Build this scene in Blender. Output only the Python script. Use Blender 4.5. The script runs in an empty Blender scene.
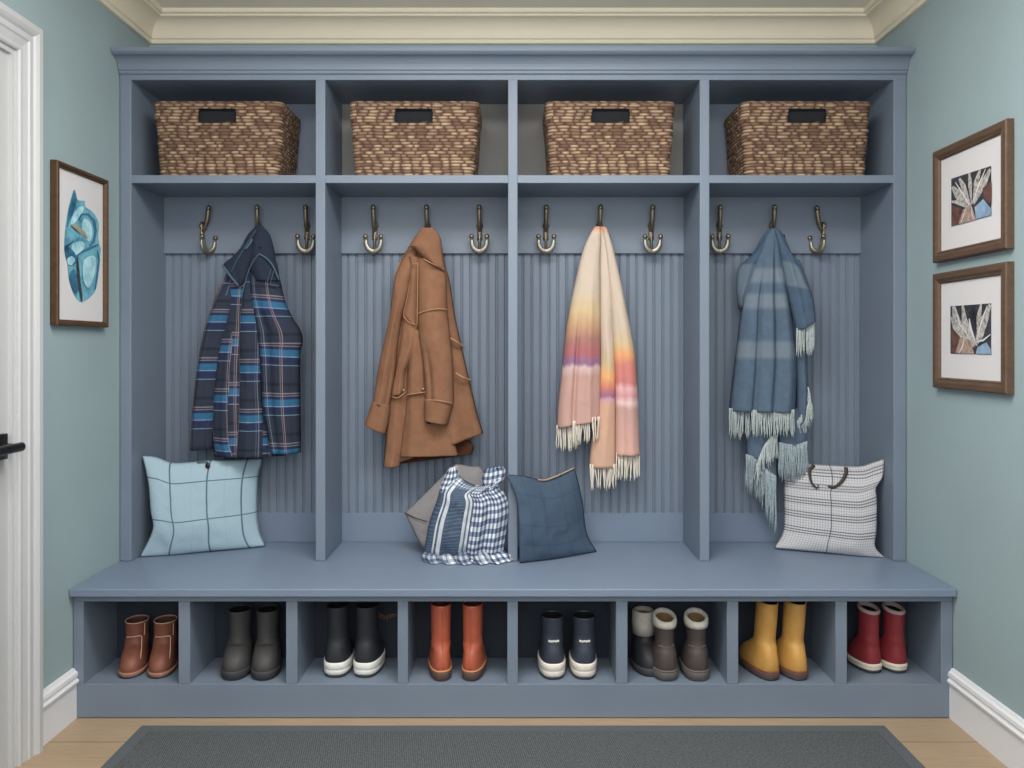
import bpy, bmesh, math, random
from mathutils import Vector, Matrix, noise
R = math.radians
rnd = random.Random(7)
S = bpy.context.scene
COL = S.collection
F, CX, CY, CH = 811.0, 513.0, 347.0, 1.432      # focal px, principal point px, eye height

def P(px, py, D):
    return Vector(((px-CX)*D/F, D, CH-(py-CY)*D/F))
def X(px, D): return (px-CX)*D/F
def Z(py, D): return CH-(py-CY)*D/F

# ------------------------------------------------------------------ materials
def s2l(c):
    return tuple(((v/255)/12.92 if v/255 <= .04045 else ((v/255+.055)/1.055)**2.4) for v in c)+(1,)

class NT:
    def __init__(self, name, rough=.6, spec=.3, metal=0):
        self.m = bpy.data.materials.new(name); self.m.use_nodes = True
        self.t = self.m.node_tree; self.N = self.t.nodes; self.L = self.t.links
        self.b = self.N['Principled BSDF']
        self.b.inputs['Roughness'].default_value = rough
        self.b.inputs['Specular IOR Level'].default_value = spec
        self.b.inputs['Metallic'].default_value = metal
        self._tc = None
    def n(self, typ, **kw):
        x = self.N.new(typ)
        for k, v in kw.items(): setattr(x, k, v)
        return x
    def put(self, sock, v):
        if hasattr(v, 'is_output') or isinstance(v, bpy.types.NodeSocket): self.L.new(v, sock)
        else: sock.default_value = v
    def tc(self, out):
        if not self._tc: self._tc = self.n('ShaderNodeTexCoord')
        return self._tc.outputs[out]
    def pos(self): return self.n('ShaderNodeNewGeometry').outputs['Position']
    def math(self, op, a, b=0.0, c=0.0):
        x = self.n('ShaderNodeMath', operation=op)
        for i, v in enumerate((a, b, c)): self.put(x.inputs[i], v)
        return x.outputs[0]
    def sep(self, v):
        x = self.n('ShaderNodeSeparateXYZ'); self.L.new(v, x.inputs[0]); return x.outputs
    def comb(self, a, b, c=0.0):
        x = self.n('ShaderNodeCombineXYZ')
        for i, v in enumerate((a, b, c)): self.put(x.inputs[i], v)
        return x.outputs[0]
    def mapv(self, v, scale=(1,1,1), loc=(0,0,0)):
        x = self.n('ShaderNodeMapping'); self.L.new(v, x.inputs[0])
        x.inputs['Scale'].default_value = scale; x.inputs['Location'].default_value = loc
        return x.outputs[0]
    def noise(self, v, scale, detail=3, rough=.5):
        x = self.n('ShaderNodeTexNoise'); self.L.new(v, x.inputs['Vector'])
        x.inputs['Scale'].default_value = scale; x.inputs['Detail'].default_value = detail
        x.inputs['Roughness'].default_value = rough
        return x.outputs['Fac']
    def ramp(self, fac, stops, const=False):
        x = self.n('ShaderNodeValToRGB'); self.put(x.inputs[0], fac)
        e = x.color_ramp.elements
        x.color_ramp.interpolation = 'CONSTANT' if const else 'LINEAR'
        while len(e) > 1: e.remove(e[-1])
        for i, (p, c) in enumerate(stops):
            if len(c) == 3: c = s2l(c)
            if i == 0: e[0].position = p; e[0].color = c
            else: q = e.new(p); q.color = c
        return x.outputs[0]
    def mix(self, f, a, b, mode='MIX'):
        x = self.n('ShaderNodeMix', data_type='RGBA', blend_type=mode)
        self.put(x.inputs[0], f)
        for s, v in ((x.inputs[6], a), (x.inputs[7], b)):
            if isinstance(v, tuple) and len(v) == 3: v = s2l(v)
            self.put(s, v)
        return x.outputs[2]
    def color(self, v):
        if isinstance(v, tuple) and len(v) == 3: v = s2l(v)
        self.put(self.b.inputs['Base Color'], v); return self
    def bump(self, h, strength=.3, dist=.002):
        x = self.n('ShaderNodeBump'); x.inputs['Strength'].default_value = strength
        x.inputs['Distance'].default_value = dist
        self.L.new(h, x.inputs['Height']); self.L.new(x.outputs[0], self.b.inputs['Normal']); return self

M = {}
def paint(name, c, rough=.5, spec=.3, var=.04, bump=.05):
    t = NT(name, rough, spec); p = t.pos()
    n = t.noise(p, 3, 3)
    d = tuple(int(v*(1-var)) for v in c); l = tuple(min(255, int(v*(1+var))) for v in c)
    t.color(t.mix(n, d, l)); t.bump(t.noise(p, 350, 2), bump, .0006)
    M[name] = t.m
def cloth(name, c, var=.1, weave=500, bump=.25, rough=.95):
    t = NT(name, rough, .1); p = t.pos()
    n = t.noise(p, weave*.5, 3)
    d = tuple(int(v*(1-var)) for v in c); l = tuple(min(255, int(v*(1+var))) for v in c)
    t.color(t.mix(n, d, l)); t.bump(t.noise(p, weave, 2), bump, .001)
    t.b.inputs['Sheen Weight'].default_value = .03
    M[name] = t.m
def leather(name, c, rough=.45, var=.15, spec=.35):
    t = NT(name, rough, spec); p = t.pos()
    n = t.noise(p, 22, 5, .6)
    d = tuple(int(v*(1-var)) for v in c); l = tuple(min(255, int(v*(1+var))) for v in c)
    t.color(t.mix(n, d, l)); t.bump(t.noise(p, 260, 3), .15, .001)
    M[name] = t.m

paint('cabinet_paint', (114,126,142), .42, .35)
paint('bench_paint', (116,130,150), .4, .35)
paint('cubby_grey', (124,124,122), .6)
paint('shoe_bay_shade', (50,57,68), .5)  # cabinet colour darkened to paint in the shade at the cubby backs
paint('wall_paint', (150,168,173), .75, .2, .03)
paint('white_trim', (190,191,194), .4, .35, .01)
paint('baseboard_paint', (222,223,227), .4, .35, .01)
paint('door_paint', (186,187,189), .45, .3, .01)
paint('crown_paint', (230,221,200), .55, .3, .02)
paint('ceiling_paint', (240,234,220), .8, .1, .02)
paint('black_metal', (22,23,25), .35, .5)
paint('mat_board', (212,210,212), .9, .1, .01)

def mk_floor():
    t = NT('oak_floor', .42, .35); p = t.pos()
    b = t.n('ShaderNodeTexBrick'); b.offset = 0.0
    t.L.new(t.mapv(p, loc=(2.3,.10,0)), b.inputs['Vector'])
    b.inputs['Scale'].default_value = 1; b.inputs['Brick Width'].default_value = 4.6
    b.inputs['Row Height'].default_value = .19; b.inputs['Mortar Size'].default_value = .0022
    b.inputs['Color1'].default_value = s2l((172,149,122)); b.inputs['Color2'].default_value = s2l((158,136,110))
    b.inputs['Mortar'].default_value = s2l((95,76,58)); b.inputs['Bias'].default_value = 0
    g = t.noise(t.mapv(p, (2.2,32,1)), 3, 6, .65)
    g2 = t.noise(t.mapv(p, (1,6,1)), 2.2, 3)
    c = t.mix(g, (112,92,72), (198,176,148))
    c = t.mix(.6, b.outputs['Color'], c)
    c = t.mix(t.math('MULTIPLY', g2, .35), c, (140,118,96))
    c = t.mix(b.outputs['Fac'], c, (92,74,56))
    t.color(c); t.bump(g, .12, .001); M['oak_floor'] = t.m
mk_floor()

def mk_matfield():
    t = NT('mat_weave', .95, .1); p = t.pos()
    s = t.sep(p)
    w1 = t.math('SINE', t.math('MULTIPLY', t.math('ADD', s[0], s[1]), 520))
    w2 = t.math('SINE', t.math('MULTIPLY', t.math('SUBTRACT', s[0], t.math('MULTIPLY', s[1], 1.3)), 300))
    h = t.math('ADD', t.math('MULTIPLY', t.math('MULTIPLY', w1, w2), .35), t.noise(p, 130, 4))
    t.color(t.ramp(h, [(.2,(58,61,64)), (.5,(82,85,88)), (.85,(110,113,116))]))
    t.bump(h, .6, .003); M['mat_weave'] = t.m
mk_matfield()
cloth('mat_binding', (86,90,95), .08, 300)

def mk_basket():
    t = NT('seagrass', .75, .2); uv = t.tc('UV'); s = t.sep(uv)
    row = t.math('FLOOR', s[1]); col = t.math('FLOOR', s[0])
    wn = t.n('ShaderNodeTexWhiteNoise', noise_dimensions='2D'); t.L.new(t.comb(col, row), wn.inputs['Vector'])
    fr = t.math('FRACT', s[0]); fv = t.math('FRACT', s[1])
    hb = t.math('MULTIPLY', t.math('SINE', t.math('MULTIPLY', fr, math.pi)), t.math('SINE', t.math('MULTIPLY', fv, math.pi)))
    c = t.ramp(wn.outputs['Value'], [(0,(106,85,72)), (.45,(134,110,92)), (1,(172,146,120))])
    hl = t.ramp(wn.outputs['Color'], [(.35,(0,0,0)), (.8,(255,255,255))])
    c = t.mix(t.math('MULTIPLY', t.math('MULTIPLY', hl, hb), .8), c, (206,184,152))  # painted highlight on the crown of some stitches
    fib = t.noise(t.mapv(uv, (3,14,1)), 2.5, 4, .6)
    c = t.mix(t.math('MULTIPLY', fib, .5), c, (106,78,58))
    c = t.mix(t.ramp(hb, [(.0,(255,255,255)), (.3,(175,175,175)), (.8,(0,0,0))]), c, (74,50,42))
    big = t.noise(t.mapv(uv, (.12,.12,1)), 2, 2)
    c = t.mix(t.ramp(big, [(.45,(0,0,0)), (.75,(120,120,120))]), c, (96,70,62))
    t.color(c); t.bump(fib, .4, .003); M['seagrass'] = t.m
mk_basket()
leather('basket_inside_shade', (27,29,34), .9)  # near-black colour stands for shade inside the basket; hole binding shares it

def mk_plaid():
    t = NT('plaid_flannel', .95, .1); s = t.sep(t.tc('UV'))
    fv = t.math('FRACT', s[1]); fu = t.math('FRACT', s[0])
    nv, bl, lb, pk, dk, gr = (50,56,70), (54,104,140), (114,142,170), (124,116,126), (40,44,54), (44,52,82)
    h = t.ramp(fv, [(0,nv), (.10,dk), (.16,nv), (.30,pk), (.325,nv), (.355,pk), (.375,gr), (.43,bl), (.56,lb), (.585,gr),
                    (.70,nv), (.74,lb), (.755,nv)], True)
    v = t.ramp(fu, [(0,nv), (.2,dk), (.34,(120,140,168)), (.37,nv), (.40,(170,172,190)), (.425,(26,46,84)), (.62,nv), (.8,(176,150,150)), (.825,(60,56,66)), (.85,(176,150,150)), (.872,dk)], True)
    a = t.ramp(fu, [(0,(0,0,0)), (.2,(90,90,90)), (.34,(120,120,120)), (.37,(40,40,40)), (.40,(150,150,150)), (.425,(60,60,60)), (.62,(0,0,0)), (.8,(150,150,150)), (.825,(90,90,90)), (.85,(190,190,190)), (.872,(0,0,0))], True)
    c = t.mix(a, h, v)
    tw = t.math('SINE', t.math('MULTIPLY', t.math('ADD', s[0], s[1]), 400))
    n = t.noise(t.pos(), 160, 4)
    c = t.mix(t.math('MULTIPLY', n, .35), c, (40,48,62))
    t.color(c); t.bump(t.math('ADD', n, t.math('MULTIPLY', tw, .2)), .3, .001); M['plaid_flannel'] = t.m
mk_plaid()
cloth('flannel_dark', (42,48,62), .2, 400)
cloth('flannel_binding', (72,92,110), .3, 300)
def mk_suede():
    t = NT('tan_suede', .95, .1); p = t.pos()
    n = t.noise(p, 14, 6, .65); n2 = t.noise(p, 220, 3)
    c = t.mix(n, (106,75,57), (152,112,88)); c = t.mix(t.math('MULTIPLY', n2, .4), c, (118,86,67))
    t.color(c)
    t.bump(n2, .35, .0015); M['tan_suede'] = t.m
mk_suede()
cloth('suede_edge', (164,124,94), .1, 300)
cloth('suede_lining', (70,44,33), .2, 200)

def mk_scarf(name, stops, seed):
    t = NT(name, .95, .1); s = t.sep(t.tc('UV')); p = t.pos()
    n = t.noise(t.mapv(p, (26,26,9), (seed,0,0)), 1, 4)
    v = t.math('ADD', s[1], t.math('MULTIPLY', t.math('SUBTRACT', n, .5), .045))
    c = t.ramp(v, stops)
    f = t.noise(t.mapv(p, (900,900,250)), 1, 2)
    c = t.mix(t.math('MULTIPLY', f, .18), c, (190,170,158))
    t.color(c); t.bump(f, .25, .001); M[name] = t.m
CR, YE, OR_, RO, PU, WH, PI_ = (196,181,168), (202,178,138), (188,148,118), (162,114,106), (140,100,134), (204,178,178), (188,150,142)
mk_scarf('sunset_wool_left', [(0,(190,120,90)), (.03,(216,188,168)), (.06,CR), (.27,(196,180,164)), (.35,YE), (.41,OR_), (.46,RO), (.52,(168,96,104)), (.545,PU), (.56,PU), (.575,WH), (.61,PI_), (1,PI_)], 3)
mk_scarf('sunset_wool_middle', [(0,(212,150,115)), (.03,CR), (.50,(196,180,164)), (.58,YE), (.63,(226,168,110)), (.675,(190,110,110)), (.70,PU), (.715,(196,150,170)), (.735,(200,160,138)), (1,(200,162,140))], 9)
mk_scarf('sunset_wool_right', [(0,(205,140,105)), (.03,CR), (.42,(196,180,164)), (.49,YE), (.535,(222,156,112)), (.57,(200,124,112)), (.645,(196,118,116)), (.67,(214,168,170)), (.70,(204,146,150)), (.73,(222,190,190)), (.755,PI_), (1,(214,168,156))], 15)
cloth('cream_yarn', (222,214,202), .1, 300)

def mk_throw(name, bands, base=(82,100,122), light=(136,149,158)):
    t = NT(name, .95, .1); s = t.sep(t.tc('UV')); p = t.pos()
    n = t.noise(t.mapv(p, (420,420,160)), 1, 3); n2 = t.noise(p, 30, 4)
    st = []
    for a, b in bands: st += [(max(0,a-.012),(0,0,0)), (a+.012,(205,205,205)), (b-.012,(205,205,205)), (min(1,b+.012),(0,0,0))]
    f = t.ramp(s[1], st) if st else 0.0
    bc = t.mix(n2, tuple(int(v*.82) for v in base), tuple(int(v*1.1) for v in base))
    lc = t.mix(n, tuple(int(v*.75) for v in light), tuple(int(v*1.12) for v in light))
    c = t.mix(f, bc, lc)
    c = t.mix(t.math('MULTIPLY', n, .3), c, (54,68,88))
    hx = t.math('MULTIPLY', t.math('SINE', t.math('MULTIPLY', s[0], 330)), t.math('SINE', t.math('MULTIPLY', s[1], 700)))
    c = t.mix(t.math('MULTIPLY', t.math('ABSOLUTE', hx), .28), c, lc)
    fu = t.math('FRACT', t.math('MULTIPLY', s[0], 3.1))
    c = t.mix(t.ramp(fu, [(0,(0,0,0)), (.55,(70,70,70)), (.75,(0,0,0))], True), c, (62,88,122))
    t.color(c); t.bump(n, .35, .0015); M[name] = t.m
mk_throw('throw_main', [(.22,.30), (.36,.44), (.62,.71)])
mk_throw('throw_flap', [(.38,.58)], (72,92,116), (132,146,154))
mk_throw('throw_tail', [(.35,.95)], (66,86,108), (120,134,144))
mk_throw('throw_plain', [])
cloth('throw_yarn', (142,155,162), .3, 250)
cloth('throw_yarn_pale', (168,178,178), .25, 250)

def lines(t, coord, pos, w, soft=.0015):
    """mask: 1 where |coord-pos| < w"""
    f = None
    for q in pos:
        d = t.math('LESS_THAN', t.math('ABSOLUTE', t.math('SUBTRACT', coord, q)), w)
        f = d if f is None else t.math('MAXIMUM', f, d)
    return f
def mk_pillows():
    t = NT('aqua_linen', .95, .1); s = t.sep(t.tc('UV')); p = t.pos()
    w = t.noise(t.mapv(p, (500,500,120)), 1, 3); w2 = t.noise(t.mapv(p, (120,120,500)), 1, 3)
    c = t.mix(w, (134,160,174), (172,194,206)); c = t.mix(t.math('MULTIPLY', w2, .4), c, (146,168,178))
    m = t.math('MAXIMUM', lines(t, s[0], (.245,.575,.875), .0075), lines(t, s[1], (.205,.60), .006))
    m = t.math('MAXIMUM', m, t.math('MULTIPLY', lines(t, s[0], (.43,.73), .004), .12))
    c = t.mix(t.math('MULTIPLY', m, .85), c, (70,92,106)); t.color(c); t.bump(w, .3, .001); M['aqua_linen'] = t.m

    t = NT('white_check', .95, .1); s = t.sep(t.tc('UV')); p = t.pos()
    w = t.noise(p, 300, 3)
    c = t.mix(w, (176,176,181), (210,209,211))
    g = t.math('MAXIMUM', t.math('LESS_THAN', t.math('FRACT', t.math('MULTIPLY', s[0], 36)), .3), t.math('LESS_THAN', t.math('FRACT', t.math('MULTIPLY', s[1], 36)), .3))
    c = t.mix(t.math('MULTIPLY', g, .48), c, (112,116,128))
    band = lines(t, s[1], (.05,.08,.115,.21,.24,.268,.37,.40,.428,.525,.555,.582,.70,.73,.757), .0062)
    c = t.mix(t.math('MULTIPLY', band, .68), c, (58,60,68))
    c = t.mix(t.math('MULTIPLY', lines(t, s[0], (.455,), .006), .75), c, (70,72,80))
    t.color(c); t.bump(w, .3, .001); M['white_check'] = t.m

    t = NT('denim_linen', .95, .1); s = t.sep(t.tc('UV')); p = t.pos()
    w = t.noise(t.mapv(p, (420,420,420)), 1, 3); w2 = t.noise(p, 40, 4)
    c = t.mix(w, (52,66,84), (88,104,124)); c = t.mix(t.math('MULTIPLY', w2, .35), c, (58,76,96))
    m = t.math('MAXIMUM', lines(t, s[0], (.2,.42,.72,.9), .005), lines(t, s[1], (.22,.56,.78), .005))
    c = t.mix(t.math('MULTIPLY', m, .4), c, (44,58,80)); t.color(c); t.bump(w, .4, .001); M['denim_linen'] = t.m

    t = NT('grey_linen', .95, .1); s = t.sep(t.tc('UV')); p = t.pos()
    w = t.noise(t.mapv(p, (260,260,260)), 1, 4)
    c = t.mix(w, (104,102,106), (150,147,148)); t.color(c); t.bump(w, .5, .002); M['grey_linen'] = t.m

    t = NT('gingham_stripe', .95, .1); s = t.sep(t.tc('UV')); p = t.pos()
    w = t.noise(p, 260, 3)
    ku = t.math('LESS_THAN', t.math('FRACT', t.math('MULTIPLY', s[0], 21)), .5)
    kv = t.math('LESS_THAN', t.math('FRACT', t.math('MULTIPLY', s[1], 15)), .5)
    g = t.math('MULTIPLY', t.math('ADD', ku, kv), .5)
    gc = t.ramp(g, [(0,(232,233,236)), (.4,(132,146,170)), (.9,(52,66,98))], True)
    nv = t.mix(w, (38,54,76), (66,86,112))
    st = t.ramp(s[0], [(0,(0,0,0)), (.10,(255,255,255)), (.125,(40,40,40)), (.15,(255,255,255)), (.20,(0,0,0)), (.435,(255,255,255)), (.47,(120,120,120)), (.49,(255,255,255)), (.52,(0,0,0))], True)
    lc = t.mix(t.math('MULTIPLY', st, .9), nv, (214,218,222))
    fl = t.math('LESS_THAN', t.math('FRACT', t.math('MULTIPLY', s[1], 34)), .22)
    lc = t.mix(t.math('MULTIPLY', fl, .22), lc, (150,168,188))
    up = t.math('LESS_THAN', s[1], .17)
    lc = t.mix(t.math('MULTIPLY', up, .55), lc, gc)
    c = t.mix(t.math('GREATER_THAN', s[0], .545), lc, gc)
    c = t.mix(t.math('MULTIPLY', w, .2), c, (150,158,170))
    t.color(c); t.bump(w, .3, .001); M['gingham_stripe'] = t.m
mk_pillows()
cloth('zip_tape', (176,150,124), .15, 300)
leather('brown_strap', (62,52,48), .6)

def mk_wood(name, a, b):
    t = NT(name, .5, .3); p = t.pos()
    g = t.noise(t.mapv(p, (30,9,30)), 2, 5, .6)
    t.color(t.mix(g, a, b)); t.bump(g, .2, .001); M[name] = t.m
mk_wood('walnut_frame', (54,38,26), (98,72,50))
mk_wood('brown_frame', (72,56,46), (108,86,70))
t = NT('aged_bronze', .38, .5, .85); p = t.pos(); t.color(t.mix(t.noise(p, 60, 3), (104,92,76), (160,148,128))); M['aged_bronze'] = t.m
t = NT('pale_nickel', .4, .5, .8); p = t.pos(); t.color(t.mix(t.noise(p, 60, 3), (124,120,108), (164,160,146))); M['pale_nickel'] = t.m

# boots
leather('chestnut_leather', (122,76,62), .5); leather('chestnut_inside', (84,52,44), .8); paint('tan_welt', (150,112,92), .6); paint('cream_stitch', (222,190,164), .7)
leather('charcoal_rubber', (66,65,66), .6, .06); paint('charcoal_sole', (58,58,62), .6); paint('black_inside', (14,14,17), .9)
leather('black_rubber', (44,45,51), .55, .08); paint('white_rubber', (222,222,216), .55, .3, .03); paint('dark_outsole', (60,62,70), .7)
leather('rust_leather', (172,88,66), .35, .14, .5); leather('oxblood_inside', (74,28,28), .7); paint('brown_sole', (92,72,66), .6); paint('tan_thread', (176,128,90), .6)
leather('navy_rubber', (54,59,72), .4, .08, .45); paint('offwhite_rubber', (222,214,204), .55, .3, .04)
leather('umber_rubber', (72,64,62), .5, .08); paint('umber_sole', (92,88,86), .6); cloth('wool_cuff', (186,182,174), .12, 200); cloth('wool_inside', (122,98,72), .15, 200)
leather('mustard_rubber', (186,140,74), .42, .1, .4); paint('cocoa_sole', (100,76,70), .6); paint('cocoa_band', (120,74,50), .6)
leather('red_rubber', (130,46,52), .5, .1); paint('pink_trim', (176,150,150), .7); paint('cream_sole', (212,204,188), .55)

# art colours
def mk_water(name, a, b, scale=18):
    t = NT(name, .85, .1); p = t.pos(); n = t.noise(p, scale, 6, .65)
    t.color(t.ramp(n, [(.3,a), (.55,b), (.75,tuple(min(255,int(v*1.12)) for v in b))])); M[name] = t.m
mk_water('blue_wash', (58,112,138), (112,170,190)); mk_water('blue_pale', (120,180,200), (176,214,224)); mk_water('blue_deep', (34,76,104), (62,116,146))
mk_water('ink', (30,34,44), (64,66,74)); mk_water('ochre_wash', (120,112,88), (160,150,124)); mk_water('petal_grey', (84,80,80), (186,181,178), 70)
mk_water('maroon_wash', (70,50,50), (104,76,72), 40); mk_water('sky_wash', (112,140,172), (142,166,190), 30); mk_water('taupe_wash', (120,100,92), (168,146,134), 60)

# ------------------------------------------------------------------ object helpers
def setp(o, label=None, cat=None, group=None, kind=None):
    if label: o['label'] = label
    if cat: o['category'] = cat
    if group: o['group'] = group
    if kind: o['kind'] = kind
    return o
def thing(name, label, cat, loc=(0,0,0), rz=0, group=None):
    o = bpy.data.objects.new(name, None); COL.objects.link(o); o.empty_display_size = .05
    o.location = loc; o.rotation_euler = (0,0,rz); return setp(o, label, cat, group)
def obj(name, bm, mats, parent=None, smooth=False, label=None, auto=None, world=True):
    """link bm as one mesh object. bm is in world coords (world=True) or in the parent's local coords"""
    bmesh.ops.recalc_face_normals(bm, faces=bm.faces)
    me = bpy.data.meshes.new(name); bm.to_mesh(me); bm.free()
    if not isinstance(mats, (list, tuple)): mats = [mats]
    for m in mats: me.materials.append(M[m])
    if smooth:
        me.polygons.foreach_set('use_smooth', [True]*len(me.polygons))
    o = bpy.data.objects.new(name, me); COL.objects.link(o)
    if parent:
        o.parent = parent
        if world:
            mw = parent_matrix(parent)
            me.transform(mw.inverted())
    if auto is not None:
        md = o.modifiers.new('bevel', 'BEVEL'); md.width = auto; md.segments = 2; md.limit_method = 'ANGLE'; md.angle_limit = R(40)
    if label: o['label'] = label
    return o
def parent_matrix(o):
    m = Matrix.Translation(o.location) @ o.rotation_euler.to_matrix().to_4x4()
    return parent_matrix(o.parent) @ m if o.parent else m
def dup(root, loc, rz, label, parent=None):
    r = root.copy(); COL.objects.link(r); r.location = loc; r.rotation_euler = (0,0,rz); r['label'] = label
    for ch in list(root.children):
        c = ch.copy(); COL.objects.link(c); c.parent = r
        for g in list(ch.children):
            d = g.copy(); COL.objects.link(d); d.parent = c
    return r
def box(bm, x0, x1, y0, y1, z0, z1, mi=0):
    v = [bm.verts.new((x,y,z)) for z in (z0,z1) for y in (y0,y1) for x in (x0,x1)]
    for f in ((0,2,3,1),(4,5,7,6),(0,1,5,4),(2,6,7,3),(0,4,6,2),(1,3,7,5)):
        q = bm.faces.new([v[i] for i in f]); q.material_index = mi
def B(*a):
    bm = bmesh.new(); box(bm, *a); return bm
def prism_x(bm, prof, x0, x1):
    """closed profile of (y,z) swept along x"""
    a = [bm.verts.new((x0,y,z)) for y, z in prof]; b = [bm.verts.new((x1,y,z)) for y, z in prof]
    n = len(prof)
    for i in range(n): bm.faces.new((a[i], a[(i+1)%n], b[(i+1)%n], b[i]))
    bm.faces.new(a); bm.faces.new(list(reversed(b)))
def sweep(bm, prof, path, up):
    """profile (a along in-plane normal, b along up) swept along a polyline with mitres"""
    up = Vector(up).normalized(); path = [Vector(p) for p in path]; n = len(path); rings = []
    for i, p in enumerate(path):
        d0 = (path[i]-path[i-1]).normalized() if i else None
        d1 = (path[i+1]-path[i]).normalized() if i < n-1 else None
        n0 = up.cross(d0) if d0 else up.cross(d1); n1 = up.cross(d1) if d1 else n0
        m = (n0+n1); m = m/ m.dot(n0) if m.length > 1e-6 else n0
        rings.append([bm.verts.new(p+m*a+up*b) for a, b in prof])
    k = len(prof)
    for i in range(n-1):
        for j in range(k): bm.faces.new((rings[i][j], rings[i][(j+1)%k], rings[i+1][(j+1)%k], rings[i+1][j]))
    bm.faces.new(rings[0]); bm.faces.new(list(reversed(rings[-1])))
def cr(pts, u):
    """Catmull-Rom through a list of tuples, u in 0..1"""
    n = len(pts)-1; f = max(0, min(n-1e-6, u*n)); i = int(f); t = f-i
    p1, p2 = pts[i], pts[i+1]; p0 = pts[i-1] if i else tuple(2*a-b for a, b in zip(p1, p2)); p3 = pts[i+2] if i+2 <= n else tuple(2*b-a for a, b in zip(p1, p2))
    return tuple(.5*((2*b)+(c-a)*t+(2*a-5*b+4*c-d)*t*t+(3*b-a-3*c+d)*t**3) for a, b, c, d in zip(p0, p1, p2, p3))
def tube(bm, pts, r, n=8, res=None, flat=1.0, flat_axis=None):
    if res: pts = [cr([tuple(p) for p in pts], i/res) for i in range(res+1)]
    pts = [Vector(p) for p in pts]; rings = []; ref = None
    for i, p in enumerate(pts):
        d = (pts[min(i+1, len(pts)-1)]-pts[max(i-1, 0)]).normalized()
        if ref is None: ref = Vector((0,1,0)) if abs(d.y) < .9 else Vector((1,0,0))
        a = (ref-d*ref.dot(d)).normalized(); b = d.cross(a); ref = a
        rr = r[i] if isinstance(r, list) else (r(i/(len(pts)-1)) if callable(r) else r)
        rings.append([bm.verts.new(p+a*(math.cos(2*math.pi*k/n)*rr*flat)+b*(math.sin(2*math.pi*k/n)*rr)) for k in range(n)])
    for i in range(len(rings)-1):
        for k in range(n): bm.faces.new((rings[i][k], rings[i][(k+1)%n], rings[i+1][(k+1)%n], rings[i+1][k]))
    bm.faces.new(rings[0]); bm.faces.new(list(reversed(rings[-1])))
def ball(bm, c, r, sc=(1,1,1), seg=14):
    m = Matrix.Translation(c) @ Matrix.Diagonal((r*sc[0], r*sc[1], r*sc[2], 1))
    bmesh.ops.create_uvsphere(bm, u_segments=seg, v_segments=seg//2+2, radius=1, matrix=m)
def sm(a, b, x):
    t = max(0, min(1, (x-a)/(b-a))) if b != a else 1
    return t*t*(3-2*t)

# ------------------------------------------------------------------ room
W = 1.70; YB = 3.875; ZC = 2.972; Y0 = -.9
obj('floor', B(-W-.2, W+.2, Y0, YB+.1, -.05, 0), 'oak_floor')['kind'] = 'structure'
obj('ceiling', B(-W-.2, W+.2, Y0, YB+.1, ZC, ZC+.05), 'ceiling_paint')['kind'] = 'structure'
bm = B(-W-.1, W+.1, YB, YB+.1, 0, 2.70); box(bm, -W-.1, W+.1, 3.79, YB+.1, 2.70, ZC)
obj('wall_back', bm, 'wall_paint')['kind'] = 'structure'
obj('wall_right', B(W, W+.1, Y0, YB+.1, 0, ZC), 'wall_paint')['kind'] = 'structure'
DY0, DY1, DZ = 1.90, 2.768, 2.445
bm = B(-W-.1, -W, DY1, YB+.1, 0, ZC); box(bm, -W-.1, -W, Y0, DY0, 0, ZC); box(bm, -W-.1, -W, DY0, DY1, DZ, ZC)
obj('wall_left', bm, 'wall_paint')['kind'] = 'structure'
# ceiling crown moulding: profile (distance from wall, height)
z0 = 2.845 - ZC
cp = [(0,z0), (.016,z0), (.019,z0+.008), (.019,z0+.016), (.026,z0+.021), (.027,z0+.030)]
for i in range(1, 8):
    a = i/8*math.pi/2; cp.append((.027+.062*(1-math.cos(a)), z0+.030+.066*math.sin(a)))
cp += [(.092,z0+.098), (.094,z0+.106), (.104,z0+.108), (.108,z0+.113), (.108,0), (0,0)]
bm = bmesh.new()
sweep(bm, cp, [(W,Y0,ZC), (W,3.79,ZC), (-W,3.79,ZC), (-W,Y0,ZC)], (0,0,1))
obj('trim_1', bm, 'crown_paint', auto=None)['kind'] = 'structure'
# door casing (profile: distance outward from the opening, protrusion), swept round the opening on the left wall
kp = [(0,0), (0,.012), (.006,.016), (.018,.016), (.022,.011), (.032,.013), (.052,.017), (.058,.022), (.078,.022), (.083,.018), (.092,.026), (.105,.032), (.128,.032), (.130,.028), (.130,0)]
bm = bmesh.new()
sweep(bm, [(-a*.87, b) for a, b in kp], [(-W,DY1,0), (-W,DY1,DZ), (-W,DY0,DZ), (-W,DY0,0)], (1,0,0))
for y0, y1, z0_, z1_ in ((DY1-.018,DY1+.002,0,DZ), (DY0-.002,DY0+.018,0,DZ), (DY0+.018,DY1-.018,DZ-.018,DZ+.002)):
    box(bm, -W-.1, -W+.002, y0, y1, z0_, z1_)
obj('trim_2', bm, 'white_trim')['kind'] = 'structure'
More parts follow.
